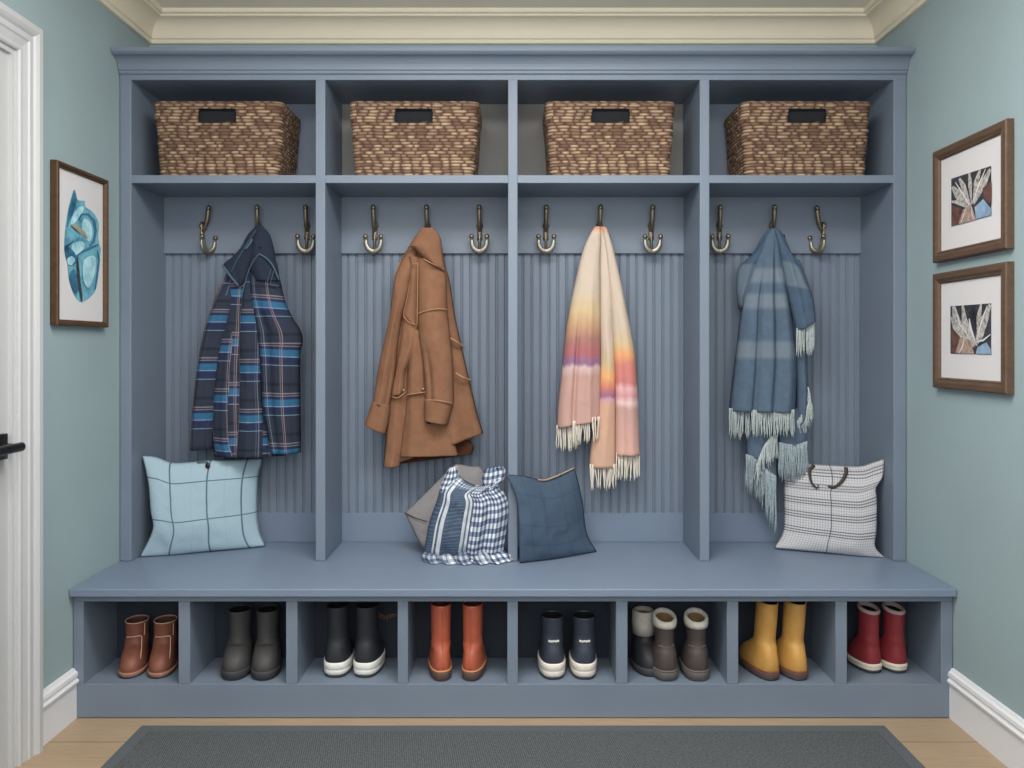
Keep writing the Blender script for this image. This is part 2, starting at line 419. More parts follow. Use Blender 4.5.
# door slab with two raised panels, and its lever
bm = bmesh.new()
dx = -W-.012
box(bm, dx-.035, dx, DY0+.004, DY1-.004, .008, DZ-.004)
for za, zb in ((.25,.95), (1.2,2.25)):
    sweep(bm, [(0,0), (.004,.008), (.02,.008), (.026,0)], [(dx,DY0+.16,za), (dx,DY0+.16,zb), (dx,DY1-.16,zb), (dx,DY1-.16,za), (dx,DY0+.16,za)], (1,0,0))
door = obj('door_1', bm, 'door_paint'); door['kind'] = 'structure'
bm = bmesh.new(); hy, hz = 2.69, Z(446, 2.72)
box(bm, dx, dx+.02, hy-.029, hy+.029, hz-.043, hz+.043)
tube(bm, [(dx+.01,hy,hz), (dx+.03,hy,hz), (dx+.075,hy,hz)], .012, 14)
tube(bm, [(dx+.074,hy+.016,hz), (dx+.076,hy,hz), (dx+.078,hy-.06,hz), (dx+.074,hy-.13,hz-.003)], .0155, 12, 12, .8)
obj('door_handle', bm, 'black_metal', door, True, 'black square-backed lever handle', auto=.003)
# baseboards
bp = [(0,0), (0,.135), (.001,.135)]
bp = [(0,0), (.016,0), (.016,.128), (.018,.133), (.024,.136), (.026,.146), (.020,.152), (.018,.158), (.022,.165), (.020,.178), (.012,.184), (.008,.192), (0,.193)]
bm = bmesh.new(); sweep(bm, bp, [(-W,3.13,0), (-W,DY1+.113,0)], (0,0,1)); obj('baseboard_left', bm, 'baseboard_paint')['kind'] = 'structure'
bm = bmesh.new(); sweep(bm, [(-a,b) for a, b in bp], [(W,3.13,0), (W,Y0,0)], (0,0,1)); obj('baseboard_right', bm, 'baseboard_paint')['kind'] = 'structure'

# ------------------------------------------------------------------ shoe bench
DB, DT, DK = 3.13, 3.50, 3.85
ZT = .507
bench = thing('shoe_bench', 'long blue-grey painted bench with eight open shoe cubbies, built wall to wall', 'bench', (0,3.4,0))
g = .003
bm = B(-W+g, W-g, 3.098, DK+.02, ZT-.031, ZT); obj('bench_top', bm, 'bench_paint', bench, auto=.004)
zo, zf = Z(601.6, DB), Z(684, DB)
obj('bottom_rail', B(-W+g, W-g, DB, DB+.02, .001, zf), 'cabinet_paint', bench, auto=.002)
obj('top_rail', B(-W+g, W-g, DB, DB+.02, zo, ZT-.031), 'cabinet_paint', bench, auto=.002)
stx = [(72,83.5), (178.5,190), (286,297.4), (397.6,408), (507.3,517.8), (616,627.5), (727,738.3), (835.5,847), (941,954)]
KB = 3.395
for i, (a, b) in enumerate(stx):
    x0, x1 = X(a, DB), X(b, DB)
    if i == 0: x0 = -W+g
    if i == 8: x1 = W-g
    obj('divider', B(x0, x1, DB-.0005, KB, zf, zo), 'cabinet_paint', bench, auto=.002)
obj('cubby_floor', B(-W+g, W-g, DB+.02, KB, zf-.02, zf-.0005), 'cabinet_paint', bench)
obj('back_panel', B(-W+g, W-g, KB, KB+.012, .01, ZT-.031), 'shoe_bay_shade', bench)
# small brownish scribbled mark on the back of the third cubby
bm = bmesh.new(); pts = []
for i in range(120):
    u = i/119
    pts.append(P(373+24*u+1.6*math.cos(u*46), 616.5+2.6*math.sin(u*46)*(1-.55*u)-1.2*math.sin(u*9), KB-.0015))
tube(bm, pts, .0011, 5); obj('script_mark', bm, 'tan_thread', bench, label='thin brown scribbled script mark')

# ------------------------------------------------------------------ locker cabinet
cab = thing('locker_cabinet', 'tall blue-grey painted locker cabinet with four open bays and hooks, standing on the bench', 'cabinet', (0,3.67,ZT))
ZU = Z(80, DT)           # underside of the top
ZS0, ZS1 = Z(183, DT), Z(175, DT)
zr = ZT+.001
xl, xr = X(131.2, DT), X(893.6, DT)
obj('side_panel', B(-W+g, xl, DT, DK+.02, zr, ZU+.03), 'cabinet_paint', cab, auto=.003)
obj('side_panel', B(xr, W-g, DT, DK+.02, zr, ZU+.03), 'cabinet_paint', cab, auto=.003)
dv = [(315.5,325.2), (508,517.6), (699.8,709.5)]
for a, b in dv: obj('divider', B(X(a,DT), X(b,DT), DT, DK, zr, ZU+.01), 'cabinet_paint', cab, auto=.003)
obj('top_panel', B(-W+g, W-g, DT-.001, DK+.02, ZU, ZU+.024), 'cabinet_paint', cab, auto=.002)
zc = ZU+.022
pr = [(DT+.06,zc), (DT-.004,zc), (DT-.010,zc+.004), (DT-.010,zc+.014), (DT-.016,zc+.018)]
for i in range(1, 8):
    a = i/7*math.pi/2; pr.append((DT-.016-.046*(1-math.cos(a)), zc+.018+.048*math.sin(a)))
pr += [(DT-.064,zc+.066), (DT-.072,zc+.071), (DT-.078,zc+.076), (DT-.078,zc+.092), (DT+.06,zc+.092)]
bm = bmesh.new(); prism_x(bm, pr, -W+g, W-g); obj('crown_moulding', bm, 'cabinet_paint', cab)
edges = [xl] + [X(v, DT) for d in dv for v in d] + [xr]
bays = [(edges[2*i], edges[2*i+1]) for i in range(4)]
zb0, zb1 = Z(513, DK), Z(253.5, DK-.018)
rails = []
for i, (a, b) in enumerate(bays):
    obj('shelf', B(a-.001, b+.001, DT+.001, DK, ZS0, ZS1), 'cabinet_paint', cab, auto=.002)
    obj('cubby_back', B(a-.002, b+.002, DK, DK+.012, ZS1, ZU), 'cubby_grey' if i in (1,2) else 'cabinet_paint', cab)
    # beadboard: flat strips parted by a rounded bead between two fine grooves
    bm = bmesh.new(); pr = [(a-.002, DK+.014)]; w = .0415; x = a-.002; k = 0
    off = (b-a)/2 % w
    xs = a+off-w
    while xs < b:
        for dx_, dy_ in ((0,0), (.0015,.0035), (.004,.0065), (.007,.0065), (.0095,.0035), (.011,0), (.0135,.0002), (.0142,.0025), (.0152,.0025), (.016,0)):
            q = xs+dx_
            if a-.002 < q < b+.002: pr.append((q, DK+dy_))
        xs += w
    pr.append((b+.002, DK+.014))
    pr.insert(1, (a-.002, DK)); pr.insert(len(pr)-1, (b+.002, DK))
    lo = [bm.verts.new((q,y,zb0)) for q, y in pr]; hi = [bm.verts.new((q,y,zb1+.01)) for q, y in pr]
    for j in range(len(pr)): bm.faces.new((lo[j], lo[(j+1)%len(pr)], hi[(j+1)%len(pr)], hi[j]))
    obj('beadboard_panel', bm, 'cabinet_paint', cab)
    obj('skirting_board', B(a-.001, b+.001, DK-.004, DK+.012, zr, zb0+.001), 'bench_paint', cab, auto=.001)
    rails.append(obj('hook_rail', B(a-.001, b+.001, DK-.020, DK, zb1, ZS0+.001), 'cabinet_paint', cab, auto=.002))

# coat hooks: plate, long upper arm with a knob, two-pronged lower hook
RY = DK-.020
def hook_bm():
    bm = bmesh.new()                                    # local: origin on rail face, -y to camera
    bmesh.ops.create_cone(bm, cap_ends=True, segments=20, radius1=.016, radius2=.013, depth=.006, matrix=Matrix.Translation((0,-.003,.06)) @ Matrix.Rotation(R(90),4,'X'))
    tube(bm, [(0,-.004,-.005), (0,-.007,.03), (0,-.006,.08)], lambda u: .0135-.003*u, 10, 8, .45)
    tube(bm, [(0,-.005,.035), (0,-.022,.05), (0,-.04,.085), (0,-.052,.138)], lambda u: .0088+.002*u, 10, 12)
    ball(bm, (0,-.052,.141), .0125)
    tube(bm, [(0,-.006,.035), (0,-.014,-.01), (0,-.036,-.056), (0,-.045,-.062)], .006, 8, 10)
    k_ = len(bm.faces); pts = []
    for i in range(17):
        a = math.pi+math.pi*i/16
        pts.append((.0345*math.cos(a), -.046-.006*abs(math.cos(a)), -.022+.042*math.sin(a)))
    pts = [(-.036,-.053,-.004)]+pts+[(.036,-.053,-.004)]
    tube(bm, pts, lambda u: .009+.0045*math.sin(math.pi*u), 10, None, .6)
    bm.faces.ensure_lookup_table()
    for f in bm.faces[k_:]: f.material_index = 1
    ball(bm, (-.036,-.054,.004), .0115); ball(bm, (.036,-.054,.004), .0115)
    return bm
hk = None
for r, (rail, px, tw) in enumerate([(0,199.5,55),(0,256.5,10),(0,305.5,6),(1,374,0),(1,427,0),(1,479.5,0),(2,546,0),(2,600,0),(2,652,0),(3,721,-10),(3,774,-4),(3,826,-55)]):
    x = X(px, RY-.03); z = Z(237.5, RY-.05)
    if hk is None: hk = obj('coat_hook', hook_bm(), ['aged_bronze','pale_nickel'], None, True); h = hk
    else: h = hk.copy(); COL.objects.link(h)
    h.parent = rails[rail]
    h.matrix_parent_inverse = Matrix.Identity(4)
    h.location = Vector((x, RY, z)) - Vector(cab.location); h.rotation_euler = (0,0,R(tw))
    h['label'] = 'bronze double-pronged coat hook'

# ------------------------------------------------------------------ wicker baskets
def basket(px, label, rz=0):
    wt, wb, dp, hh = .562, .515, .315, .315
    t = thing('wicker_basket', label, 'basket', (X(px, 3.53), 3.682, ZS1+.001), rz, 'wicker baskets on the top shelf')
    def ring(f, inset=0):                               # rounded rectangle, perimeter param from front middle
        w = (wb+(wt-wb)*f)/2-inset; d = (dp*.93+(dp*.07)*f)/2-inset; r = .028
        pts = []
        seg = [((-w+r,-d),(w-r,-d)), ((w,-d+r),(w,d-r)), ((w-r,d),(-w+r,d)), ((-w,d-r),(-w,-d+r))]
        arcs = [((w-r,-d+r),-90), ((w-r,d-r),0), ((-w+r,d-r),90), ((-w+r,-d+r),180)]
        cnt = [168, 90, 168, 90]
        for (p, q), (c, a0), n in zip(seg, arcs, cnt):
            for i in range(n): u = i/n; pts.append((p[0]+(q[0]-p[0])*u, p[1]+(q[1]-p[1])*u))
            for i in range(6): a = R(a0+90*i/6); pts.append((c[0]+r*math.cos(a), c[1]+r*math.sin(a)))
        return pts
    rows = 23; sub = 5; NV = rows*sub
    bm = bmesh.new(); uvl = bm.loops.layers.uv.new('UVMap')
    per = len(ring(0)); st = per/6/1.0                  # ~ stitches
    grid = []; uvs = []; q_ = random.Random(5); ph = [q_.random() for _ in range(rows+2)]
    for j in range(NV+1):
        f = j/NV; base = ring(f); rowv = []; uu = []
        for i, (x, y) in enumerate(base):
            a = base[i-1]; b = base[(i+1)%per]
            tx, ty = b[0]-a[0], b[1]-a[1]; l = math.hypot(tx, ty); nx, ny = ty/l, -tx/l
            u = i/15.5; v = j/sub; sh = ph[min(rows-1,int(v-1e-9))]
            wob = .5*noise.noise(Vector((i*.06, int(v)*.9, 1))); wz = .0035*noise.noise(Vector((i*.03, j*.06, 4)))*(0 if j in (0,NV) else 1)
            dsp = .0055*abs(math.sin(math.pi*(u+sh+wob)))**.5*abs(math.sin(math.pi*v))**.6
            dsp += .004*noise.noise(Vector((i*.04, j*.05, 0)))
            rowv.append(bm.verts.new((x+nx*dsp, y+ny*dsp, hh*f+wz))); uu.append((u+wob, v))
        grid.append(rowv); uvs.append(uu)
    hx0, hx1, hz0, hz1 = -.082, .082, .235, .292
    for j in range(NV):
        for i in range(per):
            k = (i+1)%per
            vs = (grid[j][i], grid[j][k], grid[j+1][k], grid[j+1][i])
            c = sum((v.co for v in vs), Vector())/4
            if hx0 < c.x < hx1 and hz0 < c.z < hz1 and abs(c.y) > dp*.4: continue
            fc = bm.faces.new(vs)
            us = ((i,j),(i+1,j),(i+1,j+1),(i,j+1))
            for lp, (a, b) in zip(fc.loops, us):
                q = uvs[b][a] if a < per else (per/15.5, uvs[b][0][1])
                lp[uvl].uv = (q[0]+ph[j//sub]+20, q[1])
    obj('woven_body', bm, 'seagrass', t, True, world=False)
    bm = bmesh.new(); prev = None
    for f in (1.0, hz1/hh, hz0/hh, .04):
        rr = [bm.verts.new((x, y, hh*f)) for x, y in ring(f, .014)]
        if prev:
            for i in range(per):
                k = (i+1)%per
                c = (prev[i].co+rr[k].co)/2
                bm.faces.new((prev[i], prev[k], rr[k], rr[i]))
        prev = rr
    bm.faces.new(prev)
    obj('lining', bm, 'basket_inside_shade', t, True, world=False)  # solid behind the hand hole: dark sheet in place of the shade inside
    bm = bmesh.new(); uvl = bm.loops.layers.uv.new('UVMap')
    rg = ring(1.0, .004); rg = rg[::3]+[rg[0]]
    pts = [Vector((x, y, hh+.002)) for x, y in rg]
    n = len(pts); rings = []
    for i, p in enumerate(pts[:-1]):
        d = (pts[(i+1)%(n-1)]-pts[i-1 if i else n-2]).normalized(); nn = Vector((d.y,-d.x,0))
        rr = .0085+.0012*math.sin(i*1.1)
        rings.append([bm.verts.new(p+nn*math.cos(a)*rr+Vector((0,0,1))*math.sin(a)*rr) for a in [2*math.pi*q/8+i*.12*0 for q in range(8)]])
    for i in range(len(rings)):
        k = (i+1)%len(rings)
        for q in range(8):
            fc = bm.faces.new((rings[i][q], rings[k][q], rings[k][(q+1)%8], rings[i][(q+1)%8]))
            for lp, (a, b) in zip(fc.loops, ((i,q),(i+1,q),(i+1,q+1),(i,q+1))): lp[uvl].uv = (a*.22+b*.12, b*.24+.02)
    obj('rim', bm, 'seagrass', t, True, world=False)
    # bound edge of the hand hole
    for sgn in (-1, 1):
        bm = bmesh.new(); y = sgn*dp*.495
        tube(bm, [(hx0,y,hz1), (hx0,y*.99,hz0), (hx1,y*.99,hz0), (hx1,y,hz1), (hx0,y,hz1)], .0045, 6)
        obj('hand_hole_binding', bm, 'basket_inside_shade', t, True, world=False)
    return t
bk = basket(218, 'brown wicker basket with hand hole on the shelf above the plaid jacket')
for px, lb in ((414, 'brown wicker basket with hand hole on the shelf above the tan coat'),
               (610.5, 'brown wicker basket with hand hole on the shelf above the sunset-coloured scarf'),
               (806.5, 'brown wicker basket with hand hole on the shelf above the blue fringed throw')):
    dup(bk, (X(px, 3.53), 3.682, ZS1+.001), 0, lb)

# ------------------------------------------------------------------ cloth helpers
def drape(rows, D, bulge, folds=(), nu=44, nv=80, uvp=None, uvo=(0,0), wr=.004, seed=0, topsag=0, back=.012, D1=None, hemw=0, edge=.5):
    """ruled cloth between a left and a right outline. rows: (xl, yl, xr, yr) px at depth D..D1; bulges toward the room.
    folds: (t_top, t_bottom, width, amp, s0, s1) ridges (amp>0) or valleys. uvp: (metres per u repeat, metres per v repeat) or None for 0..1"""
    bm = bmesh.new(); uvl = bm.loops.layers.uv.new('UVMap')
    D1 = D if D1 is None else D1
    wref = max(abs(r[2]-r[0]) for r in rows)*D/F
    front, backv, uvg = [], [], []; acc = 0; last = None
    for j in range(nv+1):
        s = j/nv; xl, yl, xr, yr = cr(rows, s); d = D+(D1-D)*s
        ym = (yl+yr)/2
        if last is not None: acc += math.hypot(ym-last[1], ((xl+xr)/2-last[0]))*d/F
        last = ((xl+xr)/2, ym)
        bs = bulge(s) if callable(bulge) else bulge
        fr, bk_, uu = [], [], []
        wpx = abs(xr-xl)*d/F
        for i in range(nu+1):
            t = i/nu
            px = xl+(xr-xl)*t; py = yl+(yr-yl)*t+topsag*math.sin(math.pi*t)*(1-s)**4
            if hemw: py += hemw*math.sin(t*23+seed)*sm(.8,1,s)
            prof = max(0, 1-abs(2*t-1)**2.6)**edge
            off = bs*prof
            for (c0, c1, w, amp, s0, s1) in folds:
                c = c0+(c1-c0)*s
                off += amp*math.exp(-((t-c)/w)**2)*sm(s0, s1, s)*min(1, prof*1.6)
            p = P(px, py, d)
            off += wr*prof*(noise.noise(Vector((p.x*18, p.z*9, seed)))+.5*noise.noise(Vector((p.x*40, p.z*30, seed+5))))
            fr.append(bm.verts.new((p.x, p.y-max(off, -.004), p.z)))
            if 0 < i < nu: bk_.append(bm.verts.new((p.x, p.y+back*prof, p.z)))
            uu.append(((t-.5)*wref/uvp[0]+uvo[0], acc/uvp[1]+uvo[1]) if uvp else (t, s))
        front.append(fr); backv.append([fr[0]]+bk_+[fr[-1]]); uvg.append(uu)
    for j in range(nv):
        for i in range(nu):
            for G, o in ((front, 1), (backv, 0)):
                vs = [G[j][i], G[j][i+1], G[j+1][i+1], G[j+1][i]]; ix = [(j,i),(j,i+1),(j+1,i+1),(j+1,i)]
                if o == 0: vs.reverse(); ix.reverse()
                f = bm.faces.new(vs)
                for lp, (a, b) in zip(f.loops, ix): lp[uvl].uv = uvg[a][b]
    for j in (0, nv):
        for i in range(nu):
            vs = []
            for v in (front[j][i], front[j][i+1], backv[j][i+1], backv[j][i]):
                if v not in vs: vs.append(v)
            if len(vs) > 2:
                f = bm.faces.new(vs)
                for lp in f.loops: lp[uvl].uv = uvg[j][i]
    return bm
def fringe(hem, length, D, n, r=.0022, jit=.25, sway=2.0, seed=1, D1=None, yof=0.0):
    """strands hanging from a polyline hem of px points"""
    q = random.Random(seed); bm = bmesh.new()
    for i in range(n):
        u = (i+q.uniform(-.3,.3))/max(1,n-1); u = min(1, max(0, u)); x, y = cr(hem, u)
        L = (length(u) if callable(length) else length)*q.uniform(1-jit, 1+jit*.4)
        dx = q.uniform(-sway, sway); d = (D if D1 is None else D+(D1-D)*u)+q.uniform(-.006,.006)-yof
        pts = [P(x, y-2, d+yof*.4), P(x+dx*.2+q.uniform(-.4,.4), y+L*.3, d-.003), P(x+dx*.6+q.uniform(-.7,.7), y+L*.7, d), P(x+dx, y+L, d+.002)]
        rr = r*q.uniform(.75, 1.2)
        tube(bm, pts, lambda u_: rr*(1.05-.4*u_), 5, 6)
    return bm
def seam(pts, D, r=.0022, res=14):
    bm = bmesh.new(); tube(bm, [P(x, y, D if len(p)==0 else p[0]) for x, y, *p in pts], r, 6, res); return bm

# ------------------------------------------------------------------ plaid jacket
UV = (.185, .225)
jk = thing('plaid_jacket', 'dark plaid flannel jacket with blue bands hanging on a hook above the aqua cushion', 'jacket', P(252, 226, 3.77))
DJ = 3.745
body = obj('body', drape([(257,226,262,226), (248,235,269.5,234), (242,246,273,246), (232,262,276,262), (223,284,281,284), (217,303,287,306), (209,330,298,333), (208,374,294,374), (212,420,288,420), (214,456,286,455)], DJ, lambda s: .03+.035*sm(0,.5,s),
    [(.3,.3,.08,.012,.3,1), (.55,.6,.07,-.015,.3,.8)], uvp=UV, uvo=(.12,.1), seed=1), 'plaid_flannel', jk, True)
obj('sleeve', drape([(231,268,240,268), (221,286,238,286), (214,303,235,303), (205,330,228,330), (199,360,221,360), (194.5,395,217,395), (192.2,422,214.5,422), (191,449.5,213,449)], DJ-.035, lambda s: .012+.034*sm(0,.4,s),
    [(.35,.25,.12,.008,.1,.6), (.75,.7,.1,-.008,.3,.9)], uvp=UV, uvo=(.06,.42), seed=2), 'plaid_flannel', jk, True)
obj('front_panel', drape([(238,286,248,286), (230,310,247,310), (222,335,243,335), (216,372,240,372), (213,415,241,415), (213.5,440,243,441), (217,455,247,456)], DJ-.03, lambda s: .012+.03*sm(0,.4,s),
    [(.6,.45,.12,.01,.1,.6), (.85,.75,.08,-.012,.2,.8)], uvp=UV, uvo=(.73,.2), seed=3), 'plaid_flannel', jk, True)
obj('front_panel', drape([(247,264,262,262), (244,283,262,283), (242,300,263,300), (240,325,263,325), (239,350,263,350), (240,380,262,380), (238.5,420,264,420), (236,457,264,457)], DJ-.05, lambda s: .012+.026*sm(0,.4,s),
    [(.5,.5,.2,.008,.2,.8)], uvp=UV, uvo=(.16,.36), seed=4), 'plaid_flannel', jk, True)
obj('sleeve', drape([(251,256,274,252), (250,266,277,266), (250,283,281,283), (252,300,286,303), (255,318,293,318), (257,331,301,331), (258,343,302.8,343), (260,352,300.5,354), (263,403,300.5,403), (267,430,301,430), (271.5,453,301,452)], DJ-.055, lambda s: .012+.045*sm(0,.35,s),
    [(.25,.3,.1,-.012,.15,.5), (.6,.6,.2,.01,.1,.5), (.8,.85,.07,-.006,.3,.8)], uvp=(.20,.225), uvo=(.72,.46), seed=5), 'plaid_flannel', jk, True)
obj('collar', drape([(258,226,262,226), (249.5,234,265,232), (243.5,245,262,246), (234,256,256,260), (223.5,265.5,252,270), (231,277,249,277), (239,286,243,286)], DJ-.05, lambda s: .014+.026*sm(0,.5,s), [(.5,.45,.2,-.01,.3,.6)], uvp=(.3,.5), uvo=(.05,.62), nv=50, seed=6), 'flannel_dark', jk, True, 'dark folded collar')
obj('yoke', drape([(259,226,263,226.3), (253,238,270,235), (252,250,274.5,250), (250.5,258,276,260), (250,267,278.5,270), (256,281,280,281)], DJ-.066, lambda s: .012+.03*sm(0,.5,s), [(.4,.4,.15,.006,.3,.8)], uvp=(.3,.5), uvo=(.1,.63), nv=50, seed=7), 'flannel_dark', jk, True)
for pts, r in (([(222.5,265.5,3.665), (226,270,3.657), (231,277,3.655), (238,285.5,3.66)], .0055), ([(258.5,226.5,3.69), (252,236,3.665), (245,247,3.662), (236,262,3.655), (231,272,3.655)], .0016),
               ([(246,249,3.655), (250,243.5,3.653), (252,239,3.655)], .006), ([(259,254,3.63), (266,258,3.628), (273,266,3.632), (279,280,3.645)], .004),
               ([(259,254,3.63), (254,260,3.635), (249,270,3.65), (245,283,3.665), (241,300,3.67)], .0026), ([(229,286,3.68), (224,302,3.68), (221,315,3.672)], .004),
               ([(271,269,3.635), (267,283,3.63)], .0014), ([(274,270,3.637), (270,284,3.63)], .0014), ([(266,284,3.628), (279,286,3.64)], .0022)):
    obj('binding', seam(pts, 3.66, r), 'flannel_binding', jk, True)
bm = bmesh.new(); c = P(261, 250, 3.65); ball(bm, c, .012, (1,.6,1)); tube(bm, [c+Vector((-.01,-.005,.0)), c+Vector((0,-.012,.014)), c+Vector((.012,-.006,.004))], .003, 6, 8)
obj('hanging_loop', bm, 'black_metal', jk, True)

# ------------------------------------------------------------------ tan coat
ct = thing('tan_coat', 'tan suede coat with turned-back cuffs hanging on a hook above the gingham bag', 'coat', P(427, 228, 3.77))
DC = 3.75
obj('body', drape([(422,228.5,433,228.5), (416,235,439.5,237), (408,248,442.5,252), (400,262,446,268), (394,282,450,282), (392,315,455,315), (388,350,462,347), (388,392,470,382), (386,430,478,415), (383,467,483.5,433)], DC, lambda s: .03+.03*sm(0,.5,s),
    [(.25,.35,.06,-.02,.3,.9), (.7,.72,.07,.015,.4,1), (.85,.86,.05,-.012,.4,1)], seed=11), 'tan_suede', ct, True)
obj('lining', drape([(388,440,470,440), (392,455,474,447), (398,464,472,454)], DC-.004, .012, [], nv=16, nu=30, seed=12), 'suede_lining', ct, True, 'dark brown lining below the hem')
obj('front_panel', drape([(401,330,410,330), (396,360,408,360), (391,392,407,392), (388,420,405,420), (386,445,404,446), (383.5,467,400,466)], DC-.035, lambda s: .012+.02*s, [(.5,.5,.2,.008,.1,.6)], seed=13, uvp=None), 'tan_suede', ct, True)
obj('front_panel', drape([(412,330,428,330), (410,360,432,360), (407,392,440,392), (405,415,448,415), (402,437,453,436), (399.5,456,458.5,455)], DC-.05, lambda s: .012+.03*s, [(.15,.2,.08,.01,.1,.6), (.6,.7,.1,-.010,.3,.9)], seed=14), 'tan_suede', ct, True)
obj('sleeve', drape([(412,249,417,249), (402,261,416,262), (395,277,412,277), (392,298,408,298), (389,320,402,320), (383.5,345,398,345), (378.5,367,396,367), (375.5,386,393,388), (373,403,389.5,407)], DC-.05, lambda s: .012+.036*sm(0,.3,s), [(.5,.5,.15,.008,.2,.5), (.8,.8,.1,-.008,.5,.9)], seed=15), 'tan_suede', ct, True)
obj('cuff', drape([(372.5,401,390.5,405), (370,408,390,412), (367,417,388,424), (364.8,424,385.5,434)], DC-.058, .044, [], nv=20, wr=.003, seed=16), 'tan_suede', ct, True)
obj('lapel', drape([(409,256,420,258), (410,270,419.5,270), (408,290,418.5,290), (405,306,418,306), (403,316,417.5,320), (412,323.5,416.5,325)], DC-.065, .026, [(.45,.45,.2,.006,.1,.4)], nv=40, seed=17), 'tan_suede', ct, True)
obj('front_panel', drape([(408,300,418,300), (403,322,419,322), (400,345,420,345), (396,370,408,370), (393,385,406.5,386), (391.5,396,405,393)], DC-.055, .030, [(.5,.6,.15,.008,.1,.4), (.95,.9,.1,-.012,.1,.5)], nv=50, seed=18), 'tan_suede', ct, True)
obj('front_panel', drape([(412,330,424,330), (410,350,425,350), (408,372,425.5,372), (407.5,385,425.5,384), (407,394.5,425.5,392)], DC-.06, .03, [(.3,.3,.15,.006,.1,.4)], nv=40, seed=19), 'tan_suede', ct, True)
obj('sleeve', drape([(418,258,442,262), (417.5,275,446,275), (417.5,311,447.5,311), (418.5,335,450,335), (422,356,452.5,356), (424.5,380,453.5,380), (425,402,454,404)], DC-.075, lambda s: .022+.032*sm(0,.3,s), [(.5,.5,.3,.006,.1,.3), (.15,.25,.08,-.012,.5,.8)], seed=20), 'tan_suede', ct, True)
obj('cuff', drape([(425,399.5,453,402), (424,403,452.8,405), (424,412,450.5,415), (424.2,420,448,424.5)], DC-.082, .058, [], nv=20, wr=.003, seed=21), 'tan_suede', ct, True)
obj('collar', drape([(421,228.4,434,228.4), (415.5,236,439.7,236), (410,245,442,246), (414,249,443.5,258), (421,256,445,266), (428,262,445.5,270)], DC-.078, lambda s: .012+.040*sm(0,.5,s), [(.55,.5,.2,.006,.2,.6)], nv=50, seed=22), 'tan_suede', ct, True)
for pts, r in (([(409.5,246,3.655), (415,245.2,3.635), (421,249,3.625), (424,253,3.62)], .0025), ([(423,258.5,3.615), (432,263.5,3.61), (445,270,3.645)], .0028), ([(418,262,3.635), (417.5,290,3.635), (417.2,314,3.635), (417,326,3.64)], .0022),
               ([(418,313.5,3.63), (426,311,3.612), (437,309,3.61), (447,309.5,3.64)], .0026), ([(403,316,3.66), (409,322,3.652), (416,325,3.65)], .0026), ([(411,277,3.665), (406.5,300,3.665), (403,316,3.66)], .0016),
               ([(391.5,396.5,3.68), (397,398,3.662), (402,395,3.66), (406,391.5,3.672)], .0028), ([(407,394.8,3.668), (414,393.8,3.655), (425.5,392,3.66)], .0028),
               ([(425,400,3.645), (436,400.3,3.605), (447,402,3.61), (453,404,3.645)], .003), ([(450,338,3.685), (456,341.5,3.682), (464,347,3.725)], .005), ([(455.5,373,3.68), (463,377.5,3.68), (471.5,380.5,3.725)], .005),
               ([(401,260,3.69), (396,272,3.68), (393.5,277,3.69)], .002), ([(418.5,264,3.64), (413,263.5,3.64), (411,266,3.655)], .0016)):
    obj('seam', seam(pts, 3.65, r), 'suede_edge', ct, True)
for x, y in ((403.5,390.5), (423,389.3)):
    bm = bmesh.new(); ball(bm, P(x, y, 3.655), .007, (1,.5,1)); obj('snap_button', bm, 'aged_bronze', ct, True, 'pale metal snap')
bm = bmesh.new(); ball(bm, P(429,422,3.65), .012, (1,.5,.8)); obj('cuff_button', bm, 'suede_lining', ct, True)

# ------------------------------------------------------------------ scarf
sc = thing('fringed_scarf', 'cream scarf with sunset-coloured bands and white fringe hanging on a hook', 'scarf', P(600, 227, 3.77))
DS = 3.752
TS, HS = 226., 262.   # colour ramps run over y 226..(226+262)
def scuv(bm, y0, y1):
    """remap v so that 0..1 spans y 226..468 px"""
    l = bm.loops.layers.uv.active
    for f in bm.faces:
        for lp in f.loops:
            s = lp[l].uv.y; lp[l].uv.y = ((y0+(y1-y0)*s)-226)/242
    return bm
def even(rows):  # resample a list of rows so s is linear in y
    out = []
    for i in range(14):
        y = rows[0][1]+(rows[-1][1]-rows[0][1])*i/13
        for a, b in zip(rows, rows[1:]):
            if a[1] <= y <= b[1]+1e-6:
                t = (y-a[1])/max(1e-6, b[1]-a[1]); out.append(tuple(p+(q-p)*t for p, q in zip(a, b))); break
    return out
rl = even([(594,227,601,227), (589,234,601,234), (581,256,600,256), (571,299,600,299), (565,336,600.5,336), (561.5,370,600.5,370), (557.6,405,600.5,405), (556.5,428,600,419.5)])
obj('wool_panel', scuv(drape(rl, DS-.02, lambda s: .02+.03*sm(0,.4,s), [(.32,.37,.05,-.018,.3,.7), (.62,.72,.1,.014,.1,.6), (.25,.15,.12,.008,.3,.8)], seed=31), 227, 425), 'sunset_wool_left', sc, True, 'left fall of the scarf')
rm = even([(599,227,605,227), (600,240,608,240), (599,270,611,270), (599,320,613,320), (600,365,615,365), (597,410,615.5,410), (591,440,615.5,440), (589,467,615.5,467)])
obj('wool_panel', scuv(drape(rm, DS-.006, lambda s: .018+.024*sm(0,.4,s), [(.5,.5,.2,.008,.1,.6)], seed=32), 227, 467), 'sunset_wool_middle', sc, True, 'middle fold of the scarf')
rr_ = even([(601,227,607,228), (604,240,611,240), (607,270,618.5,270), (610,307,626,307), (612.5,342,633,342), (614,365,636,365), (615,400,638,400), (615,455,640,454.5)])
obj('wool_panel', scuv(drape(rr_, DS-.014, lambda s: .02+.028*sm(0,.4,s), [(.3,.3,.1,-.008,.3,.7), (.7,.6,.2,.01,.2,.7)], seed=33), 227, 455), 'sunset_wool_right', sc, True, 'right fold of the scarf')
